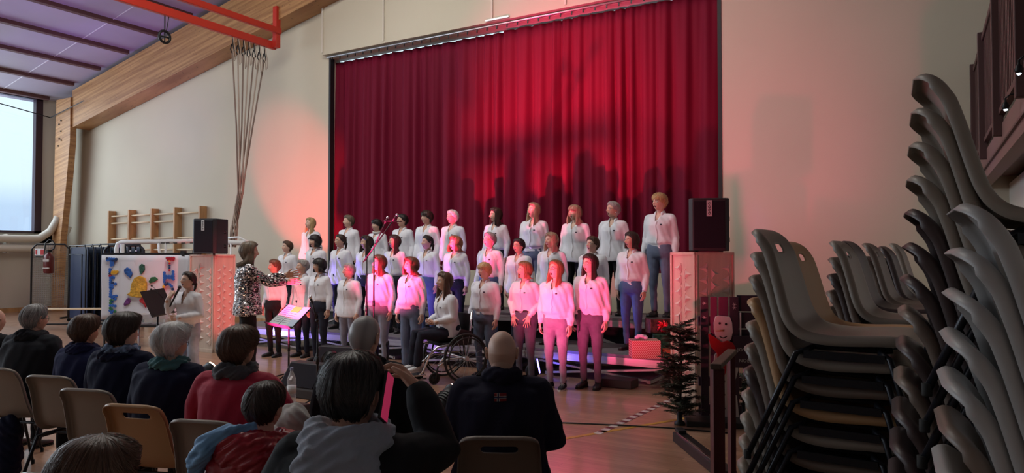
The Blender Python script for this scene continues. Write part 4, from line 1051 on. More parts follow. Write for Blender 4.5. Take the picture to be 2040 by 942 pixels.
    if upper == 'puffer': v2 = v2+nr*(.012*np.abs(np.sin(v[:, 2]*math.pi/.075+.6*np.sin(v[:, 0]*5)))**.5)[:, None]
    um = upmat or M_shirt
    vz0 = 1.405-vneck
    Tinv = Matrix.Rotation(-R(torso_yaw), 3, 'Z')
    def keep(c):
        q = Tinv @ (Vector(c)-pel); q = Matrix.Rotation(-R(lean), 3, 'X') @ q; zt = q.z+.92
        if zt > 1.425 and q.x**2+q.y**2 < .018: return False
        if vneck and q.y < -.02 and zt > vz0 and abs(q.x) < .008+.045*(zt-vz0)/(1.42-vz0): return False
        return True
    up = cloth_obj({'shirt': 'shirt', 'blouse': 'shirt'}.get(upper, {'fleece': 'fleece_jacket', 'puffer': 'padded_jacket'}.get(upper, upper)), v2, f, um, root, keep)
    if upper in ('shirt', 'blouse'):
        o = up.modifiers.new('c', 'SOLIDIFY'); o.thickness = .003; o.offset = -1
    # badge, placket, collar
    if badge:
        tgt = T((.072, -.2, 1.255)); dd = (v2[:, 0]-tgt.x)**2+(v2[:, 2]-tgt.z)**2+np.where(v2[:, 1] > T((0, 0, 1.25)).y, 9, 0); i = int(dd.argmin())
        a_, b_, d_ = frame_from(Vector(nr[i])); M = Matrix((( a_.x, b_.x, d_.x), (a_.y, b_.y, d_.y), (a_.z, b_.z, d_.z)))
        if M.determinant() < 0: M = M @ Matrix.Scale(-1, 3, X_)
        MB().ball(Vector(v2[i])+d_*.003, (.017, .010, .0025), 10, 6, M=M).build('embroidered_badge', M_badge, root, smooth=True)
    if upper in ('shirt', 'blouse') and badge:
        front = v2[:, 1] < T((0, 0, 1.2)).y; pts = []
        for zq in np.linspace(vz0-.005, z0+.07, 12):
            tg = T((0, -.1, zq)); dd = np.where(front, (v2[:, 0]-tg.x)**2+(v2[:, 2]-tg.z)**2, 9); i = int(dd.argmin()); pts.append(Vector(v2[i])+Vector(nr[i])*.001)
        m = MB(); w_ = ax*.014; vv = []
        for p_ in pts: vv += [p_-w_, p_-w_*.9-dep(1.2)*.003, p_+w_*.9-dep(1.2)*.003, p_+w_]
        m.add(vv, [(4*q+j, 4*q+j+1, 4*q+j+5, 4*q+j+4) for q in range(len(pts)-1) for j in range(3)]); m.build('button_placket', um, up, smooth=True)
    if collar and upper in ('shirt', 'blouse'):
        vv = []; ff = []; n = 26
        for i in range(n+1):
            a = R(-158+316*i/n)          # 0 = back
            fr = abs(a)/R(158); op = .012*max(0, fr-.6)/.4
            for r_, z, dy in ((.054, 1.440-.02*fr**3, 0), (.060, 1.458-.038*fr**3, 0), (.070, 1.446-.040*fr**3, 0), (.082+.012*fr**6, 1.412-.030*fr**2-.03*max(0, fr-.85)/.15, 0)):
                vv.append(T((r_*1.02*math.sin(a)*(1-.10*fr)+math.copysign(op, a), .008+r_*math.cos(a)*(.95)-(.006 if fr > .7 else 0), z)))
        for i in range(n):
            for j in range(3): q = i*4+j; ff.append((q, q+1, q+5, q+4))
        c_ = MB().add(vv, ff).build('collar', um, root, smooth=True); so = c_.modifiers.new('c', 'SOLIDIFY'); so.thickness = .0035
    # ---- lower garment
    hipw = w**.7
    if legs:
        m = MB(); D = .92-pel.z
        if sit:
            P = lambda z: pel+Vector((0, 0, z-.92))
            m.loft([ell(pel+Vector((0, .01, .10)), X_, Y_, .160*hipw, .115*w, 20), ell(pel+Vector((0, .005, .04)), X_, Y_, .180*hipw, .13*w, 20), ell(pel+Vector((0, .0, -.03)), X_, Y_, .185*hipw, .14*w, 20), ell(pel+Vector((0, .0, -.085)), X_, Y_, .15*hipw, .12*w, 20)])
        else:
            m.loft([ell(T((0, 0, .995)), X_, Y_, .160*hipw, .110*hipw, 20), ell(T((0, .004, .95)), X_, Y_, .172*hipw, .122*hipw, 20), ell(Vector((0, .008, .88)), X_, Y_, .180*hipw, .128*hipw, 20), ell(Vector((0, .006, .82)), X_, Y_, .172*hipw, .112*hipw, 20), ell(Vector((0, .0, .78)), X_, Y_, .12*hipw, .07, 20)])
        fl = {'flare': (.070, .060, .078), 'slim': (.060, .046, .044), 'wide': (.085, .085, .10)}.get(shoes if shoes in ('flare', 'wide') else 'slim')
        for nm, sd in (('L', 1), ('R', -1)):
            if sit:
                hipj = pel+Vector((sd*.085, 0, -.02)); kn, an = (knees or {}).get(nm, (Vector((sd*.11, -.44, .50)), Vector((sd*.11, -.43, .09))))
                kn, an = Vector(kn), Vector(an); mid = hipj.lerp(kn, .5)
                capsule(m, [hipj, mid, kn, kn.lerp(an, .4), an], [.088*hipw, .078*hipw, .062, .056, .050], 12)
                J['leg'+nm] = (hipj, kn, an)
            else:
                hipj = Vector((sd*.088, .0, .84)); kn = Vector((sd*(stance*.55+.045), -.018, .48)); an = Vector((sd*stance, .01, .10))
                capsule(m, [hipj, hipj.lerp(kn, .35), kn, kn.lerp(an, .35), an], [.092*hipw, .082*hipw, fl[0]*hipw**.6, fl[1]*1.08, fl[2]], 12)
                J['leg'+nm] = (hipj, kn, an)
        v, nr, f = remesh(m, vox, 3)
        v = folds(v, nr, .0028, seed+9, 10, .7)
        cloth_obj('trousers', v, f, JM[lower], root)
    if belt: 
        m = MB(); rr = [ell(T((0, .001, z)), X_, Y_, .161*hipw+o_, .111*hipw+o_, 28) for z, o_ in ((.985, .002), (.985, .006), (1.012, .006), (1.012, .002))]
        m.loft(rr, False); bo = m.build('belt', M_belt, root, smooth=True); MB().box(T((0, -.120*hipw, .998)), (.04, .008, .034)).build('buckle', M_chrome, bo, bevel=.003)
    # shoes
    if legs:
        for nm, sd in (('L', 1), ('R', -1)):
            an = J['leg'+nm][2]; fl_ = an.z-.10 if not sit else an.z-.09; Rz = Matrix.Rotation(sd*R(9), 3, 'Z')
            def P_(y, z): return Vector((an.x, an.y, fl_))+Rz @ Vector((0, y, z))
            axx = Rz @ X_; m = MB()
            prof_ = [(.055, .028, .030, .026), (.045, .036, .036, .033), (.0, .040, .036, .036), (-.05, .034, .038, .030), (-.10, .028, .043, .024), (-.145, .024, .036, .019), (-.168, .020, .022, .014)]
            m.loft([ell(P_(y, z+.006), axx, Z_, rx, rz, 14, 2.6) for y, z, rx, rz in prof_])
            m.tube([P_(.008, .03), P_(.006, .08), P_(.004, .115)], [.042, .040, .043], 12)
            sm_ = M_snk if shoes == 'sneaker' else (fabric('canvas_black', (.015, .015, .02)) if shoes == 'canvas' else M_boot)
            so = m.build('shoe', sm_, root, smooth=True)
            if shoes == 'boots_tall': MB().tube([P_(.006, .10), P_(.01, .2), P_(.0, .34), P_(-.005, .40)], [.050, .055, .062, .064], 14).build('boot_shaft', M_boot, so, smooth=True)
            m = MB(); rr = []
            outl = [(.065, .0), (.05, .034), (.0, .038), (-.06, .040), (-.11, .046), (-.155, .036), (-.180, .0)]
            pl = [(x, y) for y, x in outl]+[(-x, y) for y, x in outl[::-1][1:-1]]
            M4 = Matrix.Translation(Vector((an.x, an.y, fl_))) @ Rz.to_4x4()
            m.prism(pl, .022 if shoes in ('sneaker', 'canvas') else .014, M4); m.build('sole', M_sole if shoes in ('sneaker', 'canvas') else M_rub, so)
            if shoes in ('sneaker', 'canvas'):
                m = MB()
                for q in range(4): y = -.03-.022*q; m.tube([P_(y, .070-.006*q)+axx*.024, P_(y-.003, .076-.007*q), P_(y, .070-.006*q)-axx*.024], .0035, 5)
                m.build('laces', M_blk if shoes == 'sneaker' else M_sole, so, smooth=True)
    # ---- head frame
    nb = T((0, .0, 1.41)); hdir = (RT @ (Matrix.Rotation(R(lean)*.55, 3, 'X') @ Z_)).normalized()
    hc = nb+hdir*(.155+necklen)+ (RT @ Vector((0, -.018, 0)))
    HM_ = Matrix.Translation(hc) @ (Matrix.Rotation(R(torso_yaw+hyaw), 4, 'Z') @ Matrix.Rotation(R(hpitch), 4, 'X') @ Matrix.Rotation(R(htilt), 4, 'Y'))
    # ---- body: one continuous skin
    m = MB(); rings = []
    for z, rx, ry, cy in [(1.0, .13, .085, 0), (1.15, .14, .095, 0), (1.25, .150, .108, -.006), (1.31, .150, .098, -.002), (1.355, .135, .078, .004), (1.385, .10, .062, .008), (1.405, .062, .052, .008)]:
        rings.append(ell(T((0, cy, z)), ax, dep(z), rx*w*.97, ry*w*.97, 20))
    m.loft(rings); nr_ = .049 if fem else .058
    capsule(m, [T((0, .01, 1.36)), T((0, .006, 1.42)), hc+Vector((0, 0, -.07))+(HM_.to_3x3() @ Vector((0, .022, 0))), hc+(HM_.to_3x3() @ Vector((0, .03, -.02)))], [nr_*1.15, nr_, nr_*.96, nr_*.95], 14)
    for nm in 'LR':
        sh, el, wr, _ = J[nm]; capsule(m, [sh, el, wr], [.036, .030, .0235], 10)
    if legs:
        m.loft([ell(pel+Vector((0, 0, z)), X_, Y_, .12*hipw, .08*hipw, 16) for z in ((-.06, .1) if not sit else (-.04, .08))])
        m.tube([pel, T((0, 0, 1.05))], [.1, .1], 12)
        for nm in 'LR':
            a, b, c = J['leg'+nm]; capsule(m, [a, b, c], [.06, .045, .032], 8)
    v, nr, f = remesh(m, .011, 3)
    hg_ = head_geo(mouth, fem, seed); body = MB(); body.add([Vector(p) for p in v], f, 0)
    body.add([HM_ @ Vector(p) for p in hg_.v], hg_.f, hg_.m)
    for nm, sd in (('L', 1), ('R', -1)):
        kd = hands[0 if nm == 'L' else 1]
        if kd is None: continue
        sh, el, wr, hd = J[nm]; hv, hf = hand(kd, .0032 if detail <= 1 else .0028)
        if hd: Zd, Xd = Vector(hd[0]).normalized(), Vector(hd[1])
        else:
            Zd = (wr-el).normalized()
            Zd = (Zd+Vector((0, .12, -.35))).normalized() if not sit else (Zd+Vector((0, -.2, -.15))).normalized(); Xd = Vector((-sd*.25, -1, 0)) if not sit else Vector((-sd, -.2, 0.1))
        Xd = (Xd-Zd*Xd.dot(Zd)).normalized(); Yd = Zd.cross(Xd)
        fl_ = 1 if sd > 0 else -1
        Mh = Matrix(((Xd.x, Yd.x*fl_, Zd.x), (Xd.y, Yd.y*fl_, Zd.y), (Xd.z, Yd.z*fl_, Zd.z)))
        sc = .93 if fem else 1.03
        hvv = [wr+Mh @ (Vector(p)*sc) for p in hv]
        body.add(hvv, [q[::fl_] for q in hf], 0)
    sk = SKIN[skin]; browm = hairmat('hair_'+(hairs[1] if hairs else 'grey'), HC[hairs[1] if hairs else 'grey'])
    me = bpy.data.meshes.new('body'); me.from_pydata(body.v, [], body.f)
    for q in (sk, M_lip, M_mouth, M_eye, M_iris, mat('brow_'+(hairs[1] if hairs else 'grey'), tuple(c*.7 for c in HC[hairs[1] if hairs else 'grey']), .8)): me.materials.append(q)
    me.polygons.foreach_set('material_index', body.m); me.polygons.foreach_set('use_smooth', [True]*len(me.polygons))
    bo = bpy.data.objects.new('body', me); COL.objects.link(bo); bo.parent = root
    if hairs and hairs[0]: hair(hairs[0], hairs[1], root, HM_, seed, hair_dense)
    if glass: glasses(root, HM_, glass != 'metal')
    root.scale = (s, s, s)
    root['_'] = 0; del root['_']
    return root, T, HM_, J
# ------------------------------------------------------------------ the choir
YR = {1: (7.6, 0.0), 2: (8.68, .35), 3: (9.66, .70)}
CH = [  # row, px, head top row, w, hair, skin, glasses, jeans, tucked, upper, shoes, body yaw, head yaw, pitch, mouth, label
 (1, 548, 516, 1.0, ('short', 'auburn'), 3, None, 'black', True, 'shirt', 'boot', 8, -26, 2, .5, 'woman in white shirt with short reddish brown hair, half behind the conductor\'s arm'),
 (1, 604, 516, 1.0, ('short', 'grey'), 0, None, 'dark', False, 'shirt', 'boot', 8, -24, 4, .5, 'woman with short grey hair in loose white shirt, behind the music stand'),
 (1, 638, 514, .98, ('bob', 'black'), 0, True, 'dark', True, 'shirt', 'boot', 5, -20, 4, .5, 'woman with chin length black bob and glasses, front row, dark jeans'),
 (1, 696, 524, 1.06, ('short', 'grey'), 1, True, 'pale', False, 'shirt', 'boot', 6, -26, 2, .4, 'woman with short grey hair and glasses in long white shirt and pale jeans'),
 (1, 757, 507, 1.05, ('shoulder', 'auburn'), 1, None, 'pale', True, 'blouse', 'boots_tall', 8, -30, 3, .5, 'woman with reddish shoulder length hair, pale jeans and tall dark boots'),
 (1, 820, 512, 1.02, ('curlybob', 'auburn'), 1, 'metal', 'mid', True, 'blouse', 'flare', 4, -22, 4, .6, 'woman with curly auburn bob and glasses, belted flared jeans, left of the wheelchair'),
 (1, 966, 522, 1.03, ('pixie', 'blond'), 1, None, 'mid', True, 'blouse', 'boot', 6, -22, 2, .6, 'woman with short blond hair in blue jeans, right of the wheelchair'),
 (1, 1046, 520, 1.02, ('bobopen', 'red'), 1, 'metal', 'grey', True, 'shirt', 'boot', 4, -34, 3, .6, 'woman with reddish blond bob and glasses, both hands on her thighs'),
 (1, 1108, 517, 1.0, ('long', 'red'), 1, True, 'pale', True, 'blouse', 'canvas', 6, -24, 10, .9, 'woman with long red blond hair and glasses, wearing canvas sneakers, front row'),
 (1, 1176, 505, 1.05, ('long', 'dark'), 1, True, 'grey', True, 'blouse', 'boot', 6, -26, 3, .7, 'woman with long straight dark hair and glasses, rightmost in the front row'),
 (2, 573, 479, 1.0, ('short', 'brown'), 1, None, 'dark', False, 'shirt', 'boot', 12, -26, 6, .6, 'woman with short brown hair looking up, leftmost in the middle row'),
 (2, 629, 467, 1.02, ('bob', 'black'), 0, None, 'dark', False, 'shirt', 'boot', 8, -22, 4, .6, 'woman with black bob in the middle row above the music stand'),
 (2, 679, 466, 1.0, ('swept', 'dark'), 0, True, 'dark', False, 'shirt', 'boot', 8, -20, 4, .5, 'woman with tied back dark hair and glasses in the middle row'),
 (2, 731, 469, 1.0, ('longwavy', 'dark'), 0, None, 'dark', True, 'shirt', 'boot', 8, -24, 4, .6, 'woman with long curly dark hair behind the microphone stand'),
 (2, 787, 467, 1.02, ('long', 'dark'), 0, None, 'dark', True, 'shirt', 'boot', 8, -26, 5, .6, 'woman with long straight dark hair, middle row, under the tall microphones'),
 (2, 852, 468, .97, ('swept', 'black'), 0, None, 'blue', True, 'shirt', 'boot', 4, -20, 4, .5, 'slim woman with black hair tied at the nape, blue jeans, middle row'),
 (2, 908, 470, 1.0, ('curlybob', 'red'), 1, 'metal', 'dark', True, 'blouse', 'boot', 8, -26, 4, .6, 'woman with curly red blond hair and glasses in the middle row'),
 (2, 976, 462, 1.0, ('short', 'grey'), 1, True, 'blue', True, 'shirt', 'boot', 4, -24, 6, .6, 'woman with short grey hair and glasses in the middle row centre'),
 (2, 1034, 474, 1.04, ('short', 'black'), 0, True, 'dark', False, 'shirt', 'boot', 6, -20, 6, .7, 'woman with short black hair and glasses in loose shirt, middle row'),
 (2, 1099, 462, 1.0, ('shoulder', 'ash'), 1, None, 'dark', False, 'shirt', 'boot', 6, -26, 2, .4, 'woman with straight ash blond hair in the middle row'),
 (2, 1181, 470, 1.14, ('short', 'brown'), 1, True, 'dark', False, 'shirt', 'boot', 2, -22, 6, .6, 'stout woman with short brown hair and glasses in the middle row'),
 (2, 1259, 461, 1.05, ('bobopen', 'dark'), 0, None, 'blue', True, 'shirt', 'boot', -4, -28, 2, .4, 'woman with brown bob and wristwatch, rightmost in the middle row by the gifts'),
 (3, 619, 433, 1.03, ('long', 'blond'), 1, None, 'dark', False, 'shirt', 'boot', 8, -18, 6, .5, 'woman with long blond hair, leftmost in the top row'),
 (3, 695, 428, 1.12, ('short', 'darkash'), 1, None, 'dark', False, 'shirt', 'boot', 8, -26, 4, .5, 'stout woman with short greying hair in the top row'),
 (3, 751, 436, 1.0, ('pixie', 'black'), 0, None, 'dark', False, 'shirt', 'boot', 8, -16, 2, .3, 'woman with short black hair and pale scarf in the top row'),
 (3, 802, 426, 1.05, ('short', 'black'), 0, None, 'dark', False, 'shirt', 'boot', 8, -28, 4, .5, 'woman with short black hair whose face is behind the raised microphone'),
 (3, 851, 419, 1.12, ('pixie', 'dark'), 0, True, 'dark', False, 'shirt', 'boot', 8, -26, 4, .4, 'singer with dark fringe and glasses in the top row'),
 (3, 902, 418, 1.10, ('short', 'white'), 1, True, 'dark', False, 'shirt', 'boot', 6, -26, 2, .4, 'person with short white hair and glasses in the top row'),
 (3, 988, 413, 1.0, ('shoulder', 'dark'), 1, None, 'dark', True, 'shirt', 'boot', 4, -34, 2, .6, 'woman with dark shoulder length hair turned sideways, top row'),
 (3, 1064, 403, 1.02, ('long', 'ash'), 1, None, 'mid', True, 'blouse', 'boot', 6, -24, 8, .7, 'woman with long light brown hair and belted jeans, top row'),
 (3, 1146, 408, 1.08, ('shoulderfringe', 'ash'), 1, None, 'black', False, 'shirt', 'boot', 6, -24, 4, .6, 'woman with wavy blond hair and fringe in the top row'),
 (3, 1222, 401, 1.02, ('short', 'grey'), 0, True, 'black', False, 'shirt', 'boot', 2, -34, 6, .9, 'woman with short grey hair and earring singing with mouth wide open, top row'),
 (3, 1315, 384, 1.02, ('pixie', 'blond'), 1, True, 'mid', True, 'shirt', 'boot', 0, -26, 3, .6, 'tall woman with short blond hair and glasses, top row beside the right loudspeaker'),
]
for i, (row, px, py, w, hs, sk, gl2, jn, tk, up, sh, by, hy, hpch, mo, lab) in enumerate(CH):
    Y, zf = YR[row]; Y += {604: .20, 966: .14, 1046: .12, 1108: -.12, 1176: .14}.get(px, 0); t = TY(px, Y); p = W(px, t, z=zf); ztop = CAMZ+(HOR-py)*t/FPX; H = max(1.42, min(1.82, ztop-zf-.015))
    kw = {}
    if 'both hands' in lab:
        kw = dict(arms={'L': ((.25, .03, 1.12), (.125, -.115, .93), ((-.15, -.25, -1), (-1, -.2, 0))), 'R': ((-.25, .03, 1.12), (-.125, -.115, .93), ((.15, -.25, -1), (1, -.2, 0)))}, hands=('spread', 'spread'))
    elif 'red blond hair and glasses, wearing' in lab:
        kw = dict(hands=('flat', 'relax'))
    beltd = ('belted' in lab) or px == 1046
    root, T, HMx, J = person(lab, p, R(by-4), H, seed=i+1, w=w, hairs=hs, skin=sk, glass=gl2, hyaw=hy, hpitch=-hpch*0+(-hpch), mouth=mo, upper=up, tucked=tk, lower=jn, shoes=sh, belt=beltd, **kw)
    if 'pale scarf' in lab:
        m = MB(); m.tube([T((.075*math.cos(a), .0+.068*math.sin(a), 1.425+.012*math.sin(2*a+1))) for a in np.linspace(0, 2*math.pi, 15)[:-1]], .022, 8, closed=True)
        m.build('scarf', fabric('pale_scarf', (.45, .45, .42)), root, smooth=True)
    if 'earring' in lab: MB().ball(HMx @ Vector((.082, .01, -.045)), .009).build('earring', M_chrome, root, smooth=True)
    if 'wristwatch' in lab:
        sh_, el, wr, _ = J['L']; d = (wr-el).normalized(); a, b, c = frame_from(d)
        MB().tube([wr+d*.02+(a*math.cos(q)+b*math.sin(q))*.030 for q in np.linspace(0, 2*math.pi, 13)[:-1]], .006, 6, closed=True).build('wristwatch', M_chrome, root, smooth=True)
# ------------------------------------------------------------------ the singer in the wheelchair
px, Yw = 893, 7.32; t = TY(px, Yw); pw = W(px, t, z=0); wy = R(-27)
M_tyre = mat('tyre', (.012, .012, .013), .6)
wc = thing('wheelchair', 'black and silver wheelchair in the front row of the choir', 'wheelchair', pw, wy)
for sx in (-1, 1):
    cx = sx*.29; wh = MB(); wh.tube([(cx, .10+.295*math.cos(a), .30+.295*math.sin(a)) for a in np.linspace(0, 2*math.pi, 37)[:-1]], .016, 8, closed=True)
    wo = wh.build('wheel', M_tyre, wc, smooth=True)
    MB().tube([(cx+sx*.035, .10+.255*math.cos(a), .30+.255*math.sin(a)) for a in np.linspace(0, 2*math.pi, 33)[:-1]], .009, 7, closed=True).build('push_rim', M_blk, wo, smooth=True)
    sp_ = MB()
    for k in range(18): a = 2*math.pi*k/18; sp_.tube([(cx+sx*.02*(k % 2), .10+.02*math.cos(a+.5), .30+.02*math.sin(a+.5)), (cx, .10+.285*math.cos(a), .30+.285*math.sin(a))], .0022, 4)
    sp_.lathe([(.0, -.03), (.028, -.03), (.028, .03), (0, .03)], c=(cx, .10, .30), axis=(1, 0, 0), n=14); sp_.build('spokes', M_alu, wo)
    cs_ = MB(); cs_.tube([(sx*.22, -.30+.062*math.cos(a), .075+.062*math.sin(a)) for a in np.linspace(0, 2*math.pi, 19)[:-1]], .013, 7, closed=True).lathe([(.0, -.01), (.05, -.01), (.05, .01), (0, .01)], c=(sx*.22, -.30, .075), axis=(1, 0, 0), n=14)
    co = cs_.build('caster', M_tyre, wc, smooth=True)
    MB().tube([(sx*.22, -.30, .075), (sx*.245, -.29, .09), (sx*.245, -.27, .20), (sx*.22, -.25, .22)], .012, 7).build('fork', M_blk, co, smooth=True)
    MB().tube([(sx*.22, .18, .47), (sx*.22, -.12, .47), (sx*.215, -.26, .45), (sx*.20, -.36, .36), (sx*.17, -.43, .16), (sx*.15, -.47, .12)], .0145, 10).tube([(sx*.22, -.25, .22), (sx*.22, -.1, .30), (sx*.22, .15, .30), (sx*.22, .18, .47), (sx*.22, .22, .86)], .0135, 9).tube([(sx*.20, -.10, .47), (sx*.19, -.14, .33), (sx*.20, -.25, .22)], .0125, 9).build('side_frame', M_chrome, wc, smooth=True)
    MB().prism([(-.10, 0), (.19, 0), (.19, .17), (.05, .20), (-.04, .10)], .012, Matrix.Translation((sx*.258, 0, .46)) @ Matrix.Rotation(R(90), 4, 'Z') @ Matrix.Rotation(R(90), 4, 'X')).build('side_guard', M_blk, wc)
m = MB(); m.box((0, .02, .47), (.42, .40, .045)); m.build('seat', fabric('black_canvas', (.012, .012, .015)), wc, bevel=.012)
m = MB(); m.box((0, .215, .66), (.42, .03, .36)); m.build('backrest', fabric('black_canvas', (.012, .012, .015)), wc, bevel=.01)
m = MB(); m.bar((-.17, -.47, .12), (.17, -.47, .12), .16, .015); m.tube([(-.3, .1, .3), (.3, .1, .3)], .015); m.build('footrest', M_chrome, wc)
person('woman with long brown hair sitting in the wheelchair, hands in lap, white sneakers', pw, wy, 1.66, seed=77, sit=True, lean=4, w=1.02, hairs=('long', 'brown'), skin=0, hyaw=2, hpitch=-4, mouth=.5,
       arms={'L': ((.205, -.03, .76), (.085, -.24, .70), ((-1, -.35, -.15), (0, -.6, .6))), 'R': ((-.205, -.03, .76), (-.075, -.26, .70), ((1, -.35, -.15), (0, -.6, .6)))}, hands=('relax', 'relax'),
       lower='dark', shoes='sneaker', knees={'L': ((.09, -.43, .55), (.08, -.47, .190)), 'R': ((-.09, -.43, .55), (-.08, -.47, .190))}, tucked=False)
sitter = [o for o in bpy.data.objects if o.get('label', '').startswith('woman with long brown hair sitting')][0]
sitter.location.z += .052
# ------------------------------------------------------------------ the conductor
def sequin():
    m = bpy.data.materials.new('silver_sequins'); m.use_nodes = True; n = m.node_tree.nodes; L = m.node_tree.links; b = n['Principled BSDF']
    t = n.new('ShaderNodeTexCoord'); mp = n.new('ShaderNodeMapping'); mp.inputs['Scale'].default_value = (1, 1, 1.9); L.new(t.outputs['Object'], mp.inputs[0])
    v = n.new('ShaderNodeTexVoronoi'); v.inputs['Scale'].default_value = 58; L.new(mp.outputs[0], v.inputs[0])
    r = n.new('ShaderNodeValToRGB'); r.color_ramp.interpolation = 'CONSTANT'; r.color_ramp.elements[0].color = (.015, .013, .016, 1); r.color_ramp.elements[1].position = .60; r.color_ramp.elements[1].color = (.85, .83, .84, 1)
    e = r.color_ramp.elements.new(.42); e.color = (.16, .13, .13, 1)
    sp = n.new('ShaderNodeSeparateColor'); L.new(v.outputs['Color'], sp.inputs[0]); L.new(sp.outputs[0], r.inputs[0]); L.new(r.outputs[0], b.inputs['Base Color'])
    b.inputs['Metallic'].default_value = .75; b.inputs['Roughness'].default_value = .28
    g = n.new('ShaderNodeNewGeometry'); ma = n.new('ShaderNodeVectorMath'); ma.operation = 'SUBTRACT'; ma.inputs[1].default_value = (.5, .5, .5); L.new(v.outputs['Color'], ma.inputs[0])
    sc = n.new('ShaderNodeVectorMath'); sc.operation = 'SCALE'; sc.inputs[3].default_value = 1.1; L.new(ma.outputs[0], sc.inputs[0])
    ad = n.new('ShaderNodeVectorMath'); ad.operation = 'ADD'; L.new(g.outputs['Normal'], ad.inputs[0]); L.new(sc.outputs[0], ad.inputs[1])
    nn = n.new('ShaderNodeVectorMath'); nn.operation = 'NORMALIZE'; L.new(ad.outputs[0], nn.inputs[0]); L.new(nn.outputs[0], b.inputs['Normal']); return m
t = 8.9; pc_ = W(494, t, z=0)
person('woman with blond bob conducting, silver sequin jacket, arms raised to the choir', pc_, R(146), 1.74, seed=51, w=1.16, hairs=('shoulder', 'darkash'), skin=0, hyaw=-6, hpitch=2, mouth=.2, vneck=0, badge=False, collar=False,
       upper='sweater', upmat=sequin(), tucked=False, lower='black', shoes='wide', group=None, vox=.0115,
       arms={'L': ((.20, -.22, 1.22), (.13, -.46, 1.27), ((.0, -1, .12), (-.3, 0, 1))), 'R': ((-.24, -.20, 1.20), (-.20, -.43, 1.20), ((.05, -1, .05), (.3, 0, 1)))}, hands=('spread', 'flat'))
# ------------------------------------------------------------------ the young soloist
p = W(377, 8.05, z=0)
sr_, T, HM2, J = person('girl in white cardigan and pale jeans singing into a handheld microphone', p, R(14), 1.385, seed=61, w=.92, hairs=('swept', 'dark'), skin=1, glass='metal', hyaw=-14, hpitch=-8, mouth=.5, vneck=.16, badge=False, collar=False,
       upper='sweater', upmat=fabric('white_knit', (.78, .77, .80), .9), tucked=True, lower='ice', shoes='wide', group=None,
       arms={'R': ((-.24, -.12, 1.14), (-.125, -.235, 1.335), ((.30, .15, .6), (.25, .25, .9))), 'L': ((.24, -.02, 1.10), (-.02, -.20, 1.07), ((-1, -.1, .0), (0, -.3, 1)))}, hands=('relax', 'grip'))
sc_ = 1.385/1.68; Mw = Matrix.Translation(p) @ Matrix.Rotation(R(14), 4, 'Z') @ Matrix.Scale(sc_, 4)
_, el, wr, hd = J['R']; Zd = Vector(hd[0]).normalized(); Xd = Vector(hd[1]); Xd = (Xd-Zd*Xd.dot(Zd)).normalized(); Yd = -Zd.cross(Xd)
fist = Mw @ (wr+(Zd*.088+Yd*.026)*.93); mouth_w = Mw @ (HM2 @ Vector((0, -.150, -.075)))
dn = (fist-mouth_w).normalized(); a = mouth_w
mc = thing('microphone', 'black handheld microphone at the girl soloist\'s mouth', 'microphone', a)
MB().tube([dn*.02, dn*.06, dn*.24], [.014, .0115, .009], 12).build('handle', M_blk, mc, smooth=True); MB().ball((0, 0, 0), .021).build('head', mat('mic_mesh', (.05, .05, .055), .4, .6, bump=.8, bscale=300), mc, smooth=True)
# ------------------------------------------------------------------ the audience
def ring_cloth(name, T, rad, z, tr, m, root, seed=0, back=1.0, amp=.008, tilt=.0, vox=.008, cy=.01, extra=None):
    """lumpy cloth ring round the neck"""
    b = MB(); pts = []; rs = []
    for a in np.linspace(0, 2*math.pi, 21)[:-1]:
        k = .5+.5*math.cos(a)                         # 1 at the back
        pts.append(T((rad[0]*math.sin(a), cy+rad[1]*math.cos(a), z+tilt*k+.008*math.sin(3*a+seed)))); rs.append(tr*(1+(back-1)*k))
    b.tube(pts, rs, 10, closed=False); b.tube([pts[-1], pts[0]], [rs[-1], rs[0]], 10)
    if extra: extra(b)
    v, nr, f = remesh(b, vox, 3); v = folds(v, nr, amp, seed+3, 22, 1.0); return cloth_obj(name, v, f, m, root)
SEATED = []
def seated(label, px, t, pytop, b_deg, chair=None, ccol='grey', clab=None, **kw):
    psi = R(180-b_deg); ztop = CAMZ+(HOR-pytop)*t/FPX; H = 1.68*max(.825, (ztop-.464)/.845)
    H = kw.pop('H', H); s_ = H/1.68; lift = .464-(.54-.088*max(1, kw.get('w', 1))**.7)*s_      # the thighs rest on the seat
    ky, ay = kw.pop('reach', (-.44, -.43)); kw['knees'] = {n_: (Vector((q*.11, ky, .50)), Vector((q*.11, ay, .09-lift/s_))) for n_, q in (('L', 1), ('R', -1))}      # soles on the floor
    root, T, HMx, J = person(label, Vector((0, 0, 0)), psi, H, sit=True, necklen=-.022, group=kw.pop('group', 'seated audience'), badge=False, **kw)
    hc = Matrix.Rotation(psi, 3, 'Z') @ (HMx.translation*(H/1.68)); tgt = W(px, t)
    root.location = (tgt.x-hc.x, tgt.y-hc.y, 0)
    root.location.z = lift
    o = Vector(root.location)-Matrix.Rotation(psi, 3, 'Z') @ Vector((0, .05, 0)); rz = psi
    o.z = 0; c = place_chair(o, rz, ccol, clab, 'chairs of the audience', slot=('slot' in clab or 'mostly hidden' in clab))
    SEATED.append((root, c, rz)); return root, T, HMx, J
navy = fabric('navy_coat', (.014, .018, .070)); navy2 = fabric('dark_navy_coat', (.007, .010, .036)); chg = fabric('charcoal_jacket', (.020, .022, .029))
blackj = fabric('black_jacket', (.010, .010, .013)); fleece = fabric('navy_fleece', (.014, .013, .030), .95, bscale=90)
redsw = fabric('red_sweater', (.44, .012, .05)); redpuf = mat('red_padded_nylon', (.36, .010, .026), .38, bump=.25, bscale=18, bdist=.01); 
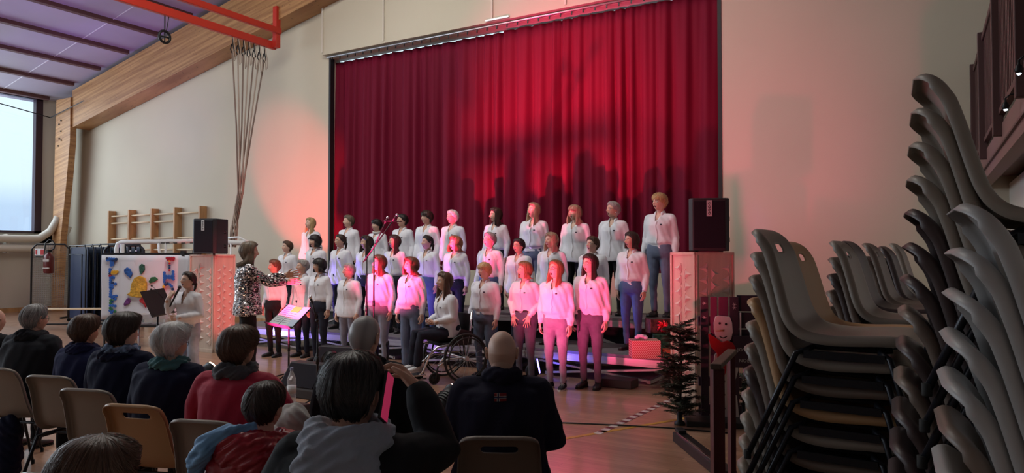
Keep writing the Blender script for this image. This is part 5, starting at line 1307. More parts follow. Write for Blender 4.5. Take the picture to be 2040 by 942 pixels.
# A1
seated('bald man in black jacket cut by the left picture edge', -8, 5.55, 622, -18, chair='under', ccol='brown', clab='brown grey chair under the bald man at the left edge', seed=201, w=1.06, hairs=None, skin=1, upper='jacket', upmat=blackj, hyaw=-4, lean=4, lower='black', vneck=0, detail=1.2)
# A2
r, T, HMx, J = seated('grey haired man with glasses in dark grey jacket, left of the audience', 72, 5.12, 610, -18, chair=(-22, 4.75), ccol='grey', clab='beige chair with bent metal legs at the left edge of the picture', seed=202, w=1.18, hairs=('man', 'salt'), skin=1, glass=True, upper='jacket', upmat=chg, hyaw=-6, hpitch=3, lean=1, lower='black', vneck=0, hair_dense=4, detail=1.2)
ring_cloth('collar', T, (.084, .080), 1.415, .034, chg, r, 2, 1.6, .004, cy=.012)
# A3
r, T, HMx, J = seated('woman with thick brown hair in navy coat between two seated neighbours', 174, 4.80, 637, -18, chair=(76, 4.37), ccol='grey', clab='beige chair with bag below it, second from the left edge', seed=203, w=1.06, hairs=('thickshort', 'brown'), skin=2, upper='jacket', upmat=navy, hyaw=-10, hpitch=2, lean=2, lower='black', vneck=0, hair_dense=4, detail=1.2)
ring_cloth('collar', T, (.086, .084), 1.410, .036, navy, r, 4, 1.3, .005)
# A4
r, T, HMx, J = seated('woman with thick black hair, navy coat and blue patterned scarf', 250, 4.36, 632, -18, chair=(158, 4.2), ccol='grey', clab='beige chair third from the left edge, behind the woman with blue scarf', seed=204, w=1.14, hairs=('volume', 'dark'), skin=1, upper='jacket', upmat=navy2, hyaw=-14, hpitch=4, lean=1, lower='black', vneck=0, hair_dense=4, detail=1.2)
scm = mat('blue_patterned_scarf', (.16, .24, .38), .9, var=.9, vscale=28, bump=.6, bscale=40)
ring_cloth('scarf', T, (.088, .088), 1.428, .032, scm, r, 5, 1.1, .007); ring_cloth('collar', T, (.105, .100), 1.388, .035, navy2, r, 6, 1.25, .006)
# A5
r, T, HMx, J = seated('white haired woman with glasses, teal scarf and dark coat', 346, 3.95, 652, -18, chair=(252, 3.76), ccol='tan', clab='tan chair with a hand slot in the audience', seed=205, w=1.18, hairs=('curls', 'white'), skin=1, glass=True, upper='jacket', upmat=navy2, hyaw=-12, hpitch=6, lean=2, lower='black', vneck=0, hair_dense=4, detail=1.2)
ring_cloth('scarf', T, (.088, .086), 1.420, .034, fabric('teal_scarf', (.05, .18, .20)), r, 7, 1.15, .008)
# A6
r, T, HMx, J = seated('brown haired woman in red sweater and grey scarf', 479, 3.60, 662, -18, chair=(352, 3.37), ccol='grey', clab='beige chair right of the tan one, mostly covered by the child', seed=206, w=1.26, hairs=('thickshort', 'brown'), skin=2, upper='sweater', upmat=redsw, hyaw=-6, hpitch=4, lean=2, lower='dark', vneck=0, hair_dense=4, detail=1.2,
   arms={'R': ((-.33, -.05, .80), (-.18, -.28, .70)), 'L': ((.30, -.03, .80), (.12, -.28, .70))})
ring_cloth('scarf', T, (.085, .085), 1.425, .040, fabric('grey_scarf', (.075, .08, .095)), r, 8, 1.1, .008)
# white coat on the lap next to her
b = MB(); c0 = W(610, 3.3, py=835)
for q, rr in ((Vector((0, 0, 0)), .085), (Vector((.05, .06, -.10)), .09), (Vector((-.06, .0, -.10)), .10), (Vector((.06, .05, -.22)), .08), (Vector((-.02, .05, -.25)), .11)): b.ball(q, rr, 12, 8)
v, nr, f = remesh(b, .010, 4); v = folds(v, nr, .010, 5, 14, 1); o = cloth_obj('coat', v, f, fabric('white_coat', (.42, .39, .37)), None); o.location = c0
tag(o, 'crumpled white coat beside the red sweater', 'coat')
# A7 child
r, T, HMx, J = seated('child in red padded jacket with light blue hood lining, seen from behind', 532, 2.70, 769, -22, chair='under', ccol='grey', clab='chair under the child in the red padded jacket', H=1.25, seed=207, w=1.20, hairs=('manthick', 'dark'), skin=1, upper='puffer', upmat=redpuf, hyaw=-8, hpitch=2, lean=8, lower='dark', vneck=0, hair_dense=4, detail=1.2)
def hood_red(b): b.ball(T((.0, .150, 1.345)), (.175, .085, .105), 16, 10); b.ball(T((-.05, .16, 1.31)), (.13, .08, .09), 14, 8)
h_ = ring_cloth('hood', T, (.115, .11), 1.385, .045, redpuf, r, 9, 1.3, .006, extra=hood_red, cy=.02)
blu = fabric('light_blue_lining', (.17, .38, .66), .7)
b = MB(); capsule(b, [T((.285, .10, 1.215)), T((.265, .14, 1.29)), T((.20, .175, 1.375)), T((.10, .175, 1.435)), T((-.01, .13, 1.455))], [.036, .048, .050, .042, .026], 12)
capsule(b, [T((.275, .13, 1.235)), T((.18, .20, 1.36))], [.034, .038], 10)
v, nr, f = remesh(b, .008, 3); v = folds(v, nr, .006, 3, 20, 1); cloth_obj('hood_lining', v, f, blu, r)
# A8 young man with phone
r, T, HMx, J = seated('young man in grey hood and black jacket filming with a phone', 706, 2.17, 716, -22, chair='under', ccol='grey', clab='chair under the young man filming with a phone', seed=208, w=1.14, hairs=('manthick', 'black'), skin=3, upper='jacket', upmat=blackj, hyaw=-8, hpitch=2, htilt=3, lean=2, lower='black', vneck=0, hair_dense=5, detail=1.3,
   arms={'R': ((-.255, -.16, .98), (-.155, -.235, 1.165), ((.62, -.25, .5), (.2, .5, .8))), 'L': ((.30, -.06, .80), (.12, -.28, .66))}, hands=('relax', 'phone'))
hg2 = fabric('grey_jersey', (.27, .30, .36), .95, bscale=120)
def hood_grey(b): b.ball(T((.0, .115, 1.33)), (.145, .075, .095), 18, 12); capsule(b, [T((-.13, .05, 1.41)), T((-.07, .14, 1.385)), T((0.07, .14, 1.385)), T((.13, .05, 1.41))], [.03, .035, .035, .03])
ring_cloth('hood', T, (.108, .100), 1.425, .038, hg2, r, 10, 1.15, .004, extra=hood_grey, cy=.015, vox=.007)
s8 = r.scale.x; ph_l = (J['R'][1]*0+Vector(J['R'][0]*0)); wr = J['R'][1+1] if False else J['R'][2]
Mw = Matrix.Translation(Vector(r.location)) @ Matrix.Rotation(r.rotation_euler.z, 4, 'Z') @ Matrix.Scale(s8, 4)
pp = W(763, 2.13, py=796)
ph = thing('phone', 'mobile phone with lit pink screen held by the young man', 'phone', pp, YAW+R(180+82)); ph.rotation_euler.y = R(62)
MB().box((0, 0, 0), (.148, .009, .072)).build('case', M_blk, ph, bevel=.003)
MB().box((0, .0055, 0), (.138, .002, .064)).build('screen', mat('phone_screen', (.62, .04, .13), .3, emis=.35), ph)
# A9
r, T, HMx, J = seated('man with shaved grey hair in black hooded jacket', 728, 3.66, 632, -22, chair=(688, 3.34), ccol='brown', clab='chair mostly hidden behind the young man with the grey hood', seed=209, w=1.12, hairs=('stubble', 'salt'), skin=1, upper='jacket', upmat=blackj, hyaw=-10, hpitch=4, lean=4, lower='black', vneck=0, detail=1.2)
def hood_b(b): b.ball(T((.0, .11, 1.37)), (.12, .06, .06), 14, 8)
ring_cloth('hood', T, (.098, .090), 1.405, .036, blackj, r, 11, 1.2, .007, extra=hood_b)
# A10
r, T, HMx, J = seated('bald man in navy fleece with small flag on its collar', 1000, 3.34, 664, -29, chair=(1000, 3.0), ccol='brown', clab='brown grey chair with hand slot behind the bald man', seed=210, w=1.26, hairs=None, skin=1, upper='fleece', upmat=fleece, hyaw=0, hpitch=6, lean=3, lower='black', vneck=0, detail=1.2)
def col_b(b): pass
ring_cloth('collar', T, (.076, .078), 1.425, .026, fleece, r, 12, 1.6, .003, cy=.014, tilt=.012)
tgt = T((0, .12, 1.345))
me_ = [o for o in r.children if o.name.startswith('fleece_jacket')][0].data
vs = np.empty(len(me_.vertices)*3); me_.vertices.foreach_get('co', vs); vs = vs.reshape(-1, 3)
def backy(x, z):
    d = (vs[:, 0]-x)**2+(vs[:, 2]-z)**2; i = np.where(d < .0006)[0]; return vs[i, 1].max() if len(i) else tgt.y
fz = tgt.z-.005; fp = []
def flagbox(x0, x1, z0, z1, off):
    n = 6; q = []
    for a in range(n+1):
        x = x0+(x1-x0)*a/n; y = backy(x, fz)+off; q.append((x, y))
    v = [(x, y, z) for z in (z0, z1) for x, y in q]; v += [(x, y-.006, z) for z in (z0, z1) for x, y in q]; m_ = n+1
    f = [(i, i+1, m_+i+1, m_+i) for i in range(n)]+[(2*m_+i, 3*m_+i, 3*m_+i+1, 2*m_+i+1) for i in range(n)]+[(i, 2*m_+i, 2*m_+i+1, i+1) for i in range(n)]+[(m_+i, m_+i+1, 3*m_+i+1, 3*m_+i) for i in range(n)]
    return MB().add(v, f)
fo = flagbox(-.030, .030, fz-.020, fz+.020, .005).build('flag_patch', mat('flag_red', (.22, .012, .018), .8), r)
for nm, c, o1, args in (('flag_cross_white', (.42, .38, .36), .0065, ((-.030, .030, fz-.006, fz+.006), (.004, .018, fz-.020, fz+.020))), ('flag_cross_blue', (.015, .02, .08), .0078, ((-.030, .030, fz-.003, fz+.003), (.0075, .0145, fz-.020, fz+.020)))):
    m = MB()
    for a in args: q = flagbox(*a, o1); m.add(q.v, q.f)
    m.build('flag_cross', mat(nm, c, .8), fo)
# A11
seated('brown haired head at the very bottom left, nearest to the camera', 196, 1.62, 884, -16, chair='under', ccol='grey', clab='chair below the nearest brown haired spectator', seed=211, w=1.0, hairs=('thickshort', 'brown'), skin=1, upper='jacket', upmat=blackj, hyaw=-8, hpitch=8, lean=8, lower='black', vneck=0, reach=(-.33, -.20), hair_dense=5, detail=1.2)
o, rz = chair_at_back(118, 2.50, .826, R(106)); o.z = 0
place_chair(o, rz, 'grey', 'empty beige chair whose corner shows at the bottom left', 'chairs of the audience', slot=False)
# dark bag below a chair
b = MB(); b.ball((0, 0, .2), (.13, .09, .2), 14, 10); b.ball((.02, 0, .36), (.09, .07, .12), 12, 8)
v, nr, f = remesh(b, .012, 3); v = folds(v, nr, .012, 8, 12, 1); o = cloth_obj('bag', v, f, navy2, None); o.location = W(36, 4.95, z=.0); tag(o, 'dark soft bag standing under the left chairs', 'bag')
# ------------------------------------------------------------------ stage lamps on the floor
M_lens = mat('lamp_lens', (1.0, .55, .35), .3, emis=14)
def par(L_, aim, label, lenscol):
    d = (Vector(aim)-L_).normalized(); root = tag(bpy.data.objects.new('stage_lamp', None), label, 'stage lamp', 'stage lamps on the floor'); COL.objects.link(root); root.location = (L_.x, L_.y, 0)
    c = Vector((0, 0, L_.z))-d*.03
    MB().lathe([(.03, -.30), (.07, -.29), (.095, -.24), (.105, -.10), (.108, 0), (.112, .0), (.112, .004), (.102, .004), (.100, -.02)], c=c, axis=d, n=24).build('housing', M_dark, root, smooth=True)
    MB().lathe([(0, .0), (.100, .0), (.100, .022), (0, .022)], c=c, axis=d, n=24).build('lens', lenscol, root)
    a, b_, _ = frame_from(d); sd = Vector((-d.y, d.x, 0)).normalized(); y = MB()
    cc = c-d*.1; y.tube([cc+sd*.125, cc+sd*.135-Vector((0, 0, .1)), Vector((0, 0, .015))-d*.1+sd*.13+Vector((0, 0, d.z*.1)), Vector((0, 0, .015))-d*.1-sd*.13+Vector((0, 0, d.z*.1)), cc-sd*.135-Vector((0, 0, .1)), cc-sd*.125], .010, 6)
    y.build('yoke', M_dark, root, smooth=True)
    fn = MB()
    for k in range(4): z = -.19+.03*k; fn.lathe([(.09, z), (.112, z), (.112, z+.006), (.09, z+.006)], c=c, axis=d, n=24)
    fn.build('cooling_fins', M_blk, root, smooth=False)
    return root
par(PAR_A, AIM_A, 'black stage lamp on the floor between white haired and red clad women', M_lens)
par(PAR_B, AIM_B, 'black stage lamp on the floor left of the bald man', mat('lamp_lens_pink', (1.0, .5, .35), .3, emis=14))
par(PAR_G, AIM_G, 'stage lamp on the floor lighting the wall left of the curtain', M_lens)
par(PAR_D, AIM_D, 'stage lamp on the floor turned toward the left plinth', M_lens)
par(PAR_V, AIM_V, 'stage lamp behind the banner pointing up at the ceiling', mat('lamp_lens_violet', (.45, .2, 1.0), .3, emis=10))
par(PAR_H, AIM_H, 'small stage lamp giving violet light left of the wheelchair', mat('lamp_lens_violet', (.45, .2, 1.0), .3, emis=10)).scale = (.5, .5, 1)
par(PAR_E, AIM_E, 'small stage lamp giving blue light behind the conductor', mat('lamp_lens_blue', (.2, .15, 1.0), .3, emis=8))
par(PAR_F, AIM_F, 'small stage lamp giving blue light below the risers', mat('lamp_lens_blue', (.2, .15, 1.0), .3, emis=8)).scale = (.55, .55, 1)
par(PAR_C, AIM_C, 'stage lamp on the floor in front of the bald man', M_lens)
# cables
def FL(px, py, z=0): t = (CAMZ-z)*FPX/(py-HOR); return W(px, t, z=z)
tag(MB().tube([FL(838, 826, .008), FL(870, 832, .008), FL(892, 828, .008), FL(905, 838, .008)], .008, 6).build('cable', M_blk, smooth=True), 'black cable at the foot of the stage lamp left of the bald man', 'cable')
tag(MB().tube([FL(1085, 838, .006), FL(1200, 843, .006), FL(1320, 849, .006), FL(1450, 860, .006)], .007, 6).build('cable', M_blk, smooth=True), 'long thin black cable across the floor on the right', 'cable')
tag(MB().tube([FL(545, 762, .008), FL(552, 748, .008), FL(575, 742, .008), FL(592, 745, .008)], .008, 6).build('cable', M_blk, smooth=True), 'black cable loop on the floor beside the monitor speaker', 'cable')
tag(MB().tube([FL(800, 755, .008), FL(826, 750, .008), FL(850, 752, .008)], .007, 6).build('cable', M_blk, smooth=True), 'short black cable on the floor beside the wheelchair', 'cable')
# floor lines
def fline(name, a, b_, w, m, segs=None):
    a, b_ = FL(*a), FL(*b_); mb = MB()
    if segs:
        for k in range(0, segs, 2): mb.bar(a.lerp(b_, k/segs)+Z_*.0015, a.lerp(b_, (k+1)/segs)+Z_*.0015, w, .003)
    else: mb.bar(a+Z_*.001, b_+Z_*.001, w, .002)
    st(mb.build(name, m))
fline('trim_13', (1000, 892), (1376, 829), .05, mat('yellow_line', (.50, .28, .03), .4))
fline('trim_14', (1188, 862), (1345, 790), .07, mat('white_line', (.55, .5, .48), .4), 26); 
a_, b__ = FL(1188, 862), FL(1345, 790); mb = MB()
for k in range(1, 26, 2): mb.bar(a_.lerp(b__, k/26)+Z_*.001, a_.lerp(b__, (k+1)/26)+Z_*.001, .07, .002)
st(mb.build('trim_15', mat('dark_red_line', (.10, .015, .015), .4)))
# ------------------------------------------------------------------ music stands and microphones
M_paper = mat('sheet_music', (.66, .68, .72), .7)
def frame_n(n, up=(0, 0, 1)):
    n = Vector(n).normalized(); x = Vector(up).cross(n).normalized(); y = n.cross(x); return Matrix(((x.x, y.x, n.x), (x.y, y.y, n.y), (x.z, y.z, n.z)))
F_ = Vector((-math.sin(YAW), math.cos(YAW), 0)); Rt_ = Vector((math.cos(YAW), math.sin(YAW), 0))
def music_stand(label, base, top, n, w, h, sheets=True, rot=0):
    r = tag(bpy.data.objects.new('music_stand', None), label, 'music stand'); COL.objects.link(r); r.location = base
    M3 = frame_n(n) @ Matrix.Rotation(rot, 3, 'Z'); c = Vector(top)-Vector(base); pt = Vector((c.x, c.y, 0)); 
    m = MB(); m.box(c, (w, h, .006), M=M3); m.box(c+M3 @ Vector((0, -h/2, .025)), (w, .006, .05), M=M3); m.build('desk', M_blk, r, bevel=.002)
    MB().tube([(c.x, c.y, .02), (c.x, c.y, c.z-.03)], [.013, .010], 10).lathe([(.016, 0), (.016, .08), (.01, .085)], c=(c.x, c.y, c.z*.5), n=10).tube([(c.x, c.y, c.z-.03), c-M3.col[2]*.01], .014, 8).build('pole', M_dark, r, smooth=True)
    for k in range(3):
        a = 2*math.pi*k/3+.4; MB().tube([(c.x, c.y, .16), (c.x+.14*math.cos(a), c.y+.14*math.sin(a), .09), (c.x+.27*math.cos(a), c.y+.27*math.sin(a), .008)], .008, 6).build('leg', M_dark, r, smooth=True)
    if sheets: 
        for k, (dx, ww, col) in enumerate(((-.13, .21, M_paper), (.06, .17, M_paper), (.19, .14, mat('sheet_cool', (.50, .58, .70), .6)))):
            o = MB().box(c+M3 @ Vector((dx*w/.52, .01, .007+.003*k)), (ww, h*.9, .002), M=M3 @ Matrix.Rotation(R(-2+3*k), 3, 'Z')).build('sheet', col, None)
            o.parent = r
        m = MB()
        for k in range(9):
            for dx in (-.13, .06): m.box(c+M3 @ Vector((dx, h*.36-.03*k, .012)), (.13, .004, .0008), M=M3)
        m.build('note_lines', M_blk, r)
        MB().box(c+M3 @ Vector((.04, h*.30, .016)), (.17, .09, .002), M=M3).build('yellow_sheet', mat('yellow_paper', (.60, .62, .06), .6), r)
    return r
tp = W(577, 8.55, py=630)
music_stand('black music stand with open sheets in front of the conductor', Vector((tp.x, tp.y, 0)), tp, -F_*.55-Rt_*.45+Z_*.85, .56, .36, rot=R(-3))
tp = W(316, 8.5, py=602)
r = music_stand('dark music stand of the girl soloist before the banner', Vector((tp.x, tp.y, 0)), tp, Rt_*.86-F_*.22+Z_*.45, .40, .34, False, rot=R(4))
for k, (px, py) in enumerate(((303, 569), (302, 576))):
    a = W(326, 8.5, py=594)-tp+Vector((0, 0, tp.z)); b_ = W(px, 8.5, py=py)-tp+Vector((0, 0, tp.z)); MB().tube([a, (a+b_)/2+Z_*.02, b_], .003, 5).ball(b_, .012).build('clip_lamp', M_blk, r, smooth=True)
def mic_stand(label, px, t, ytop, boom, mics):
    base = W(px, t); r = tag(bpy.data.objects.new('microphone_stand', None), label, 'microphone stand'); COL.objects.link(r); r.location = base
    top = W(px, t, py=ytop)-base
    MB().tube([(0, 0, .03), top*.55, top], [.012, .012, .008], 10).lathe([(.018, -.04), (.018, .04)], c=top*.55, n=10).build('pole', M_dark, r, smooth=True)
    for k in range(3): a = 2.1*k+.3; MB().tube([(0, 0, .12), (.28*math.cos(a), .28*math.sin(a), .01)], .008, 6).build('leg', M_dark, r, smooth=True)
    for (a, b_) in boom:
        A, B = W(a[0], t, py=a[1])-base, W(b_[0], t, py=b_[1])-base; MB().tube([A, B], .009, 8).ball(A.lerp(B, .1), .018).build('boom', M_dark, r, smooth=True)
    for a, b_ in mics:
        A, B = W(a[0], t, py=a[1])-base, W(b_[0], t, py=b_[1])-base; d = (B-A).normalized(); m = MB().tube([A, B], [.011, .015], 8).build('microphone', M_blk, r, smooth=True); MB().ball(B, .02).build('microphone_head', M_chrome, m, smooth=True)
mic_stand('tall microphone stand with a long boom in front of the choir', 731, 9.35, 508, [((724, 522), (789, 430))], [((781, 441), (791, 428))])
mic_stand('second tall microphone stand with its boom behind the first', 745, 9.5, 492, [((745, 492), (771, 436)), ((764, 440), (800, 441))], [((766, 446), (772, 433))])
mic_stand('low chrome microphone stand beside the monitor speaker', 634, 7.35, 640, [((634, 642), (622, 600))], [((623, 603), (619, 592))])
# monitor wedges
def wedge(label, px, t, rz, w=.56):
    r = tag(bpy.data.objects.new('stage_monitor', None), label, 'monitor speaker', 'monitor speakers on the floor'); COL.objects.link(r); r.location = W(px, t); r.rotation_euler.z = rz
    pf = [(-.20, 0), (.20, 0), (.20, .10), (.02, .36), (-.12, .36), (-.20, .22)]
    M = Matrix.Translation((-w/2, 0, 0)) @ Matrix.Rotation(R(90), 4, 'Z') @ Matrix.Rotation(R(90), 4, 'X')
    MB().prism([(a, b_) for a, b_ in pf], w, M).build('cabinet', MATS['speaker_black'], r, bevel=.01)
    g = MB(); A, B = Vector((0, .20, .11)), Vector((0, .03, .355)); d = (B-A); c = (A+B)/2; n_ = Vector((0, d.z, -d.y)).normalized()
    M3 = Matrix(((1, 0, 0), (0, d.normalized().y, n_.y), (0, d.normalized().z, n_.z)))
    g.box(c+n_*.006, (w-.06, d.length-.02, .012), M=M3); go = g.build('grille', MATS['speaker_grille'], r, bevel=.003); MB().box(c+n_*.015+Vector((w*.22, 0, 0))-d*.15, (.035, .05, .004), M=M3).build('badge', M_white, r)
    MB().box((0, -.195, .12), (.14, .02, .05)).build('handle', M_blk, r, bevel=.006)
wedge('black wedge monitor speaker on the floor behind the bottle', 618, 8.0, YAW+R(150)); wedge('black wedge monitor speaker further back beside the first', 700, 9.3, YAW+R(160))
# bottle
bt = tag(bpy.data.objects.new('water_bottle', None), 'clear plastic water bottle on the floor behind the red sweater', 'bottle'); COL.objects.link(bt); bt.location = W(583, 7.0, z=.12)
M_clear = mat('clear_plastic', (.85, .87, .9), .05, alpha=.28, spec=.8)
MB().lathe([(.0, 0), (.038, .0), (.044, .015), (.044, .07), (.040, .08), (.044, .09), (.044, .18), (.040, .19), (.044, .20), (.043, .24), (.028, .28), (.015, .31), (.014, .325)], n=20).build('bottle_body', M_clear, bt, smooth=True)
MB().lathe([(.0455, .10), (.0455, .17)], n=20).build('paper_label', M_paper, bt, smooth=True); MB().lathe([(.0, .35), (.016, .35), (.017, .325), (0, .325)], n=14).build('cap', mat('blue_cap', (.25, .3, .5), .4), bt)
bx_ = tag(MB().box((0, 0, .055), (.34, .26, .115)).build('case', M_blk, bevel=.008), 'flat black case on the floor under the water bottle', 'case'); bx_.location = W(583, 7.0)
# side table behind the girl
tb = W(306, 9.9); tt = tag(bpy.data.objects.new('side_table', None), 'small dark table below the banner with clear boxes on it', 'table'); COL.objects.link(tt); tt.location = tb; tt.rotation_euler.z = YAW
MB().box((0, 0, .60), (.62, .4, .03)).build('tabletop', M_blk, tt, bevel=.004)
for sx in (-.28, .28):
    for sy in (-.17, .17): MB().tube([(sx, sy, 0), (sx, sy, .59)], .012, 8).build('leg', M_alu, tt, smooth=True)
for k, (dx, lab) in enumerate(((-.12, 'clear plastic box on the dark table, left one'), (.10, 'clear plastic box on the dark table, right one'))):
    m = MB(); m.box((0, 0, .07), (.17, .16, .14)); o = m.build('plastic_box', M_clear, bevel=.01); o.location = tb+Rt_*dx+Z_*.616; o.rotation_euler.z = YAW+.2*k; tag(o, lab, 'box', 'clear boxes')
# ------------------------------------------------------------------ gifts
def stripes(name, c1, c2, sc, rot, dirn='X'):
    m = bpy.data.materials.new(name); m.use_nodes = True; n = m.node_tree.nodes; L = m.node_tree.links; b = n['Principled BSDF']
    t = n.new('ShaderNodeTexCoord'); mp = n.new('ShaderNodeMapping'); mp.inputs['Rotation'].default_value = (0, rot, 0); L.new(t.outputs['Object'], mp.inputs[0])
    w = n.new('ShaderNodeTexWave'); w.inputs['Scale'].default_value = sc; w.bands_direction = dirn; L.new(mp.outputs[0], w.inputs[0])
    r = n.new('ShaderNodeValToRGB'); r.color_ramp.interpolation = 'CONSTANT'; r.color_ramp.elements[0].color = tuple(c1)+(1,); r.color_ramp.elements[1].position = .55; r.color_ramp.elements[1].color = tuple(c2)+(1,)
    L.new(w.outputs[0], r.inputs[0]); L.new(r.outputs[0], b.inputs['Base Color']); b.inputs['Roughness'].default_value = .4; return m
def gift(label, px, t, z, size, m, rib=None, bow=None, rz=0):
    r = tag(bpy.data.objects.new('gift_box', None), label, 'gift box', 'gift boxes on the low riser'); COL.objects.link(r); r.location = W(px, t, z=z); r.rotation_euler.z = YAW+rz
    w, d, h = size; MB().box((0, 0, h/2), size).build('box', m, r, bevel=.004)
    if rib: MB().box((0, 0, h/2), (.03, d+.004, h+.004)).box((0, 0, h/2), (w+.004, .03, h+.004)).build('ribbon', rib, r)
    if bow:
        b = MB()
        for k in range(9): a = k*2.4; b.tube([(0, -d/2-.01, h*.5), (.05*math.cos(a), -d/2-.05, h*.5+.05*math.sin(a)), (.075*math.cos(a+.4), -d/2-.03, h*.5+.075*math.sin(a+.4)), (0, -d/2-.01, h*.5)], [.006, .014, .012, .006], 6)
        b.build('bow', bow, r, smooth=True)
M_rib = mat('red_ribbon', (.6, .02, .03), .35); M_grn = mat('green_patterned_paper', (.04, .10, .06), .4, var=.9, vscale=40); M_drkp = mat('dark_patterned_paper', (.05, .03, .02), .35, var=.9, vscale=30)
gift('red and white striped gift box at the front of the low riser', 1283, 8.45, .36, (.34, .24, .21), stripes('striped_paper', (.50, .03, .05), (.70, .62, .52), 17, R(38)))
gift('dark gift box with shiny red bow on top of the green one', 1312, 8.95, .60, (.30, .24, .18), M_drkp, None, M_rib, R(6))
gift('green patterned gift box behind the striped one', 1322, 8.88, .36, (.28, .24, .235), M_grn, None, None, R(-8))
gift('small orange brown gift box at the right of the striped one', 1337, 8.42, .36, (.20, .18, .10), mat('kraft_paper', (.30, .09, .03), .6, var=.3, vscale=15), M_rib)
b = MB()
for k in range(6): b.ball((.05*math.cos(k), .03*math.sin(k*2), .02+.01*(k % 3)), (.035, .03, .022), 10, 6)
v, nr, f = remesh(b, .006, 2); o = cloth_obj('bow', v, f, mat('white_tulle', (.6, .6, .7), .6), None); o.location = W(1277, 8.45, z=.575); tag(o, 'crumpled white bow lying on the striped gift box', 'bow')
# ------------------------------------------------------------------ snowman pallet
SP = 6.75; s0 = W(1440, SP); srz = camrot(1440)*0+YAW-R(10); sc_ = SP/1400
def SX(px): return (px-1440)*sc_/1.0
def SZ(py): return CAMZ+(HOR-py)*SP/FPX
sn = tag(bpy.data.objects.new('snowman_decoration', None), 'dark pallet decoration with painted white snowman and red scarf', 'decoration'); COL.objects.link(sn); sn.location = s0; sn.rotation_euler.z = srz
M_pb = mat('plum_painted_wood', (.045, .02, .04), .55, var=.3, vscale=8, stretch=(1, 1, .2)); M_pr = mat('berry_painted_wood', (.14, .02, .07), .5, var=.25, vscale=8, stretch=(1, 1, .2)); M_sw = mat('white_painted_wood', (.60, .58, .58), .6, var=.06, vscale=10)
def plank(x0, x1, y0, y1, m, yoff=0, name='plank'): return MB().box(((SX(x0)+SX(x1))/2, yoff, (SZ(y0)+SZ(y1))/2), (SX(x1)-SX(x0), .022, SZ(y0)-SZ(y1))).build(name, m, sn, bevel=.003)
for x0, x1, m in ((1396, 1411, M_pb), (1415, 1428, M_pr), (1431, 1449, M_pr), (1452, 1469, M_pb)): plank(x0, x1, 591, 828, m)
for y0 in (640, 760, 815): MB().box((SX(1433), .035, SZ(y0)), (.40, .04, .09)).build('crosspiece', M_pb, sn, bevel=.003)
for k in range(4): MB().box((SX(1490), .05, SZ(604+34*k)), (.22, .02, .155)).build('rear_board', M_pb, sn, bevel=.003)
plank(1471, 1474, 622, 690, M_sw, .0, 'white_edge'); plank(1410, 1412.5, 620, 730, M_sw, .02, 'white_edge')
def flat(name, pts, m, y0=-.013, th=.02, bev=.003):
    M = Matrix.Translation((0, y0, 0)) @ Matrix.Rotation(R(90), 4, 'X'); return MB().prism([(SX(a), SZ(c)) for a, c in pts], th, M).build(name, m, sn, bevel=bev)
flat('head', [(1424, 668), (1421, 655), (1421, 642), (1424, 630), (1430, 628), (1452, 630), (1456, 642), (1457, 660), (1454, 674), (1446, 682), (1430, 682)], M_sw)
flat('belly', [(1450, 700), (1460, 700), (1466, 715), (1467, 735), (1462, 752), (1454, 762), (1448, 770), (1448, 828), (1431, 828), (1431, 760), (1422, 750), (1419, 730), (1422, 705), (1430, 698)], M_sw, -.012)
flat('belly', [(1418, 790), (1430, 784), (1430, 829), (1417, 829)], M_sw, -.012); flat('belly', [(1450, 775), (1464, 785), (1468, 829), (1450, 829)], M_sw, -.012)
M_sc = mat('red_felt_scarf', (.38, .008, .012), .8, bump=.4, bscale=50)
flat('scarf', [(1410, 663), (1424, 671), (1436, 680), (1446, 676), (1456, 680), (1462, 690), (1459, 702), (1450, 700), (1444, 716), (1443, 738), (1438, 751), (1430, 738), (1427, 718), (1426, 702), (1414, 688), (1411, 676)], M_sc, -.036, .022, .006)
M_btn = mat('black_paint', (.01, .01, .01), .5)
for px, py, rr in ((1432, 643, .011), (1444, 644.5, .011), (1439, 757, .013), (1439, 783, .013), (1439, 810, .013)):
    MB().lathe([(0, 0), (rr, .0), (rr, .006), (0, .008)], c=(SX(px), -.033, SZ(py)), axis=(0, -1, 0), n=14).build('button' if py > 700 else 'eye', M_btn, sn)
MB().tube([(SX(1424), -.045, SZ(658)), (SX(1440), -.037, SZ(657))], [.004, .010], 8).build('carrot_nose', mat('carrot_orange', (.45, .13, .04), .6), sn, smooth=True)
MB().tube([(SX(1431)+.014*k*1.0, -.036, SZ(668)-.018*math.sin(math.pi*k/5)) for k in range(6)], .0055, 6).build('mouth', M_btn, sn, smooth=True)
m = MB()
for px, py in ((1403, 604), (1403, 632), (1461, 606), (1461, 612)):
    for k in range(3): a = k*math.pi/3; m.bar((SX(px)-.018*math.cos(a), -.0125, SZ(py)-.018*math.sin(a)), (SX(px)+.018*math.cos(a), -.0125, SZ(py)+.018*math.sin(a)), .003, .004, up=(0, 1, 0))
m.build('snowflakes', M_sw, sn)
MB().box((SX(1478), -.03, SZ(698)), (.20, .02, .30)).build('text_board', M_pb, sn, bevel=.003)
for k, (tx, py) in enumerate((('JOYEUX', 697), ('NOEL', 718))):
    cu = bpy.data.curves.new('lettering', 'FONT'); cu.body = tx; cu.size = .042; cu.extrude = .002; cu.space_character = 1.15; cu.materials.append(M_sw); tmp_ = bpy.data.objects.new('t', cu); me_ = bpy.data.meshes.new_from_object(tmp_); bpy.data.objects.remove(tmp_); o = bpy.data.objects.new('lettering', me_); COL.objects.link(o); o.parent = sn
    o.location = (SX(1465+3*k), -.043, SZ(py)); o.rotation_euler = (R(90), 0, 0)
MB().box((SX(1428), -.06, .025), (.62, .45, .05)).build('base_board', M_blk, sn, bevel=.005)
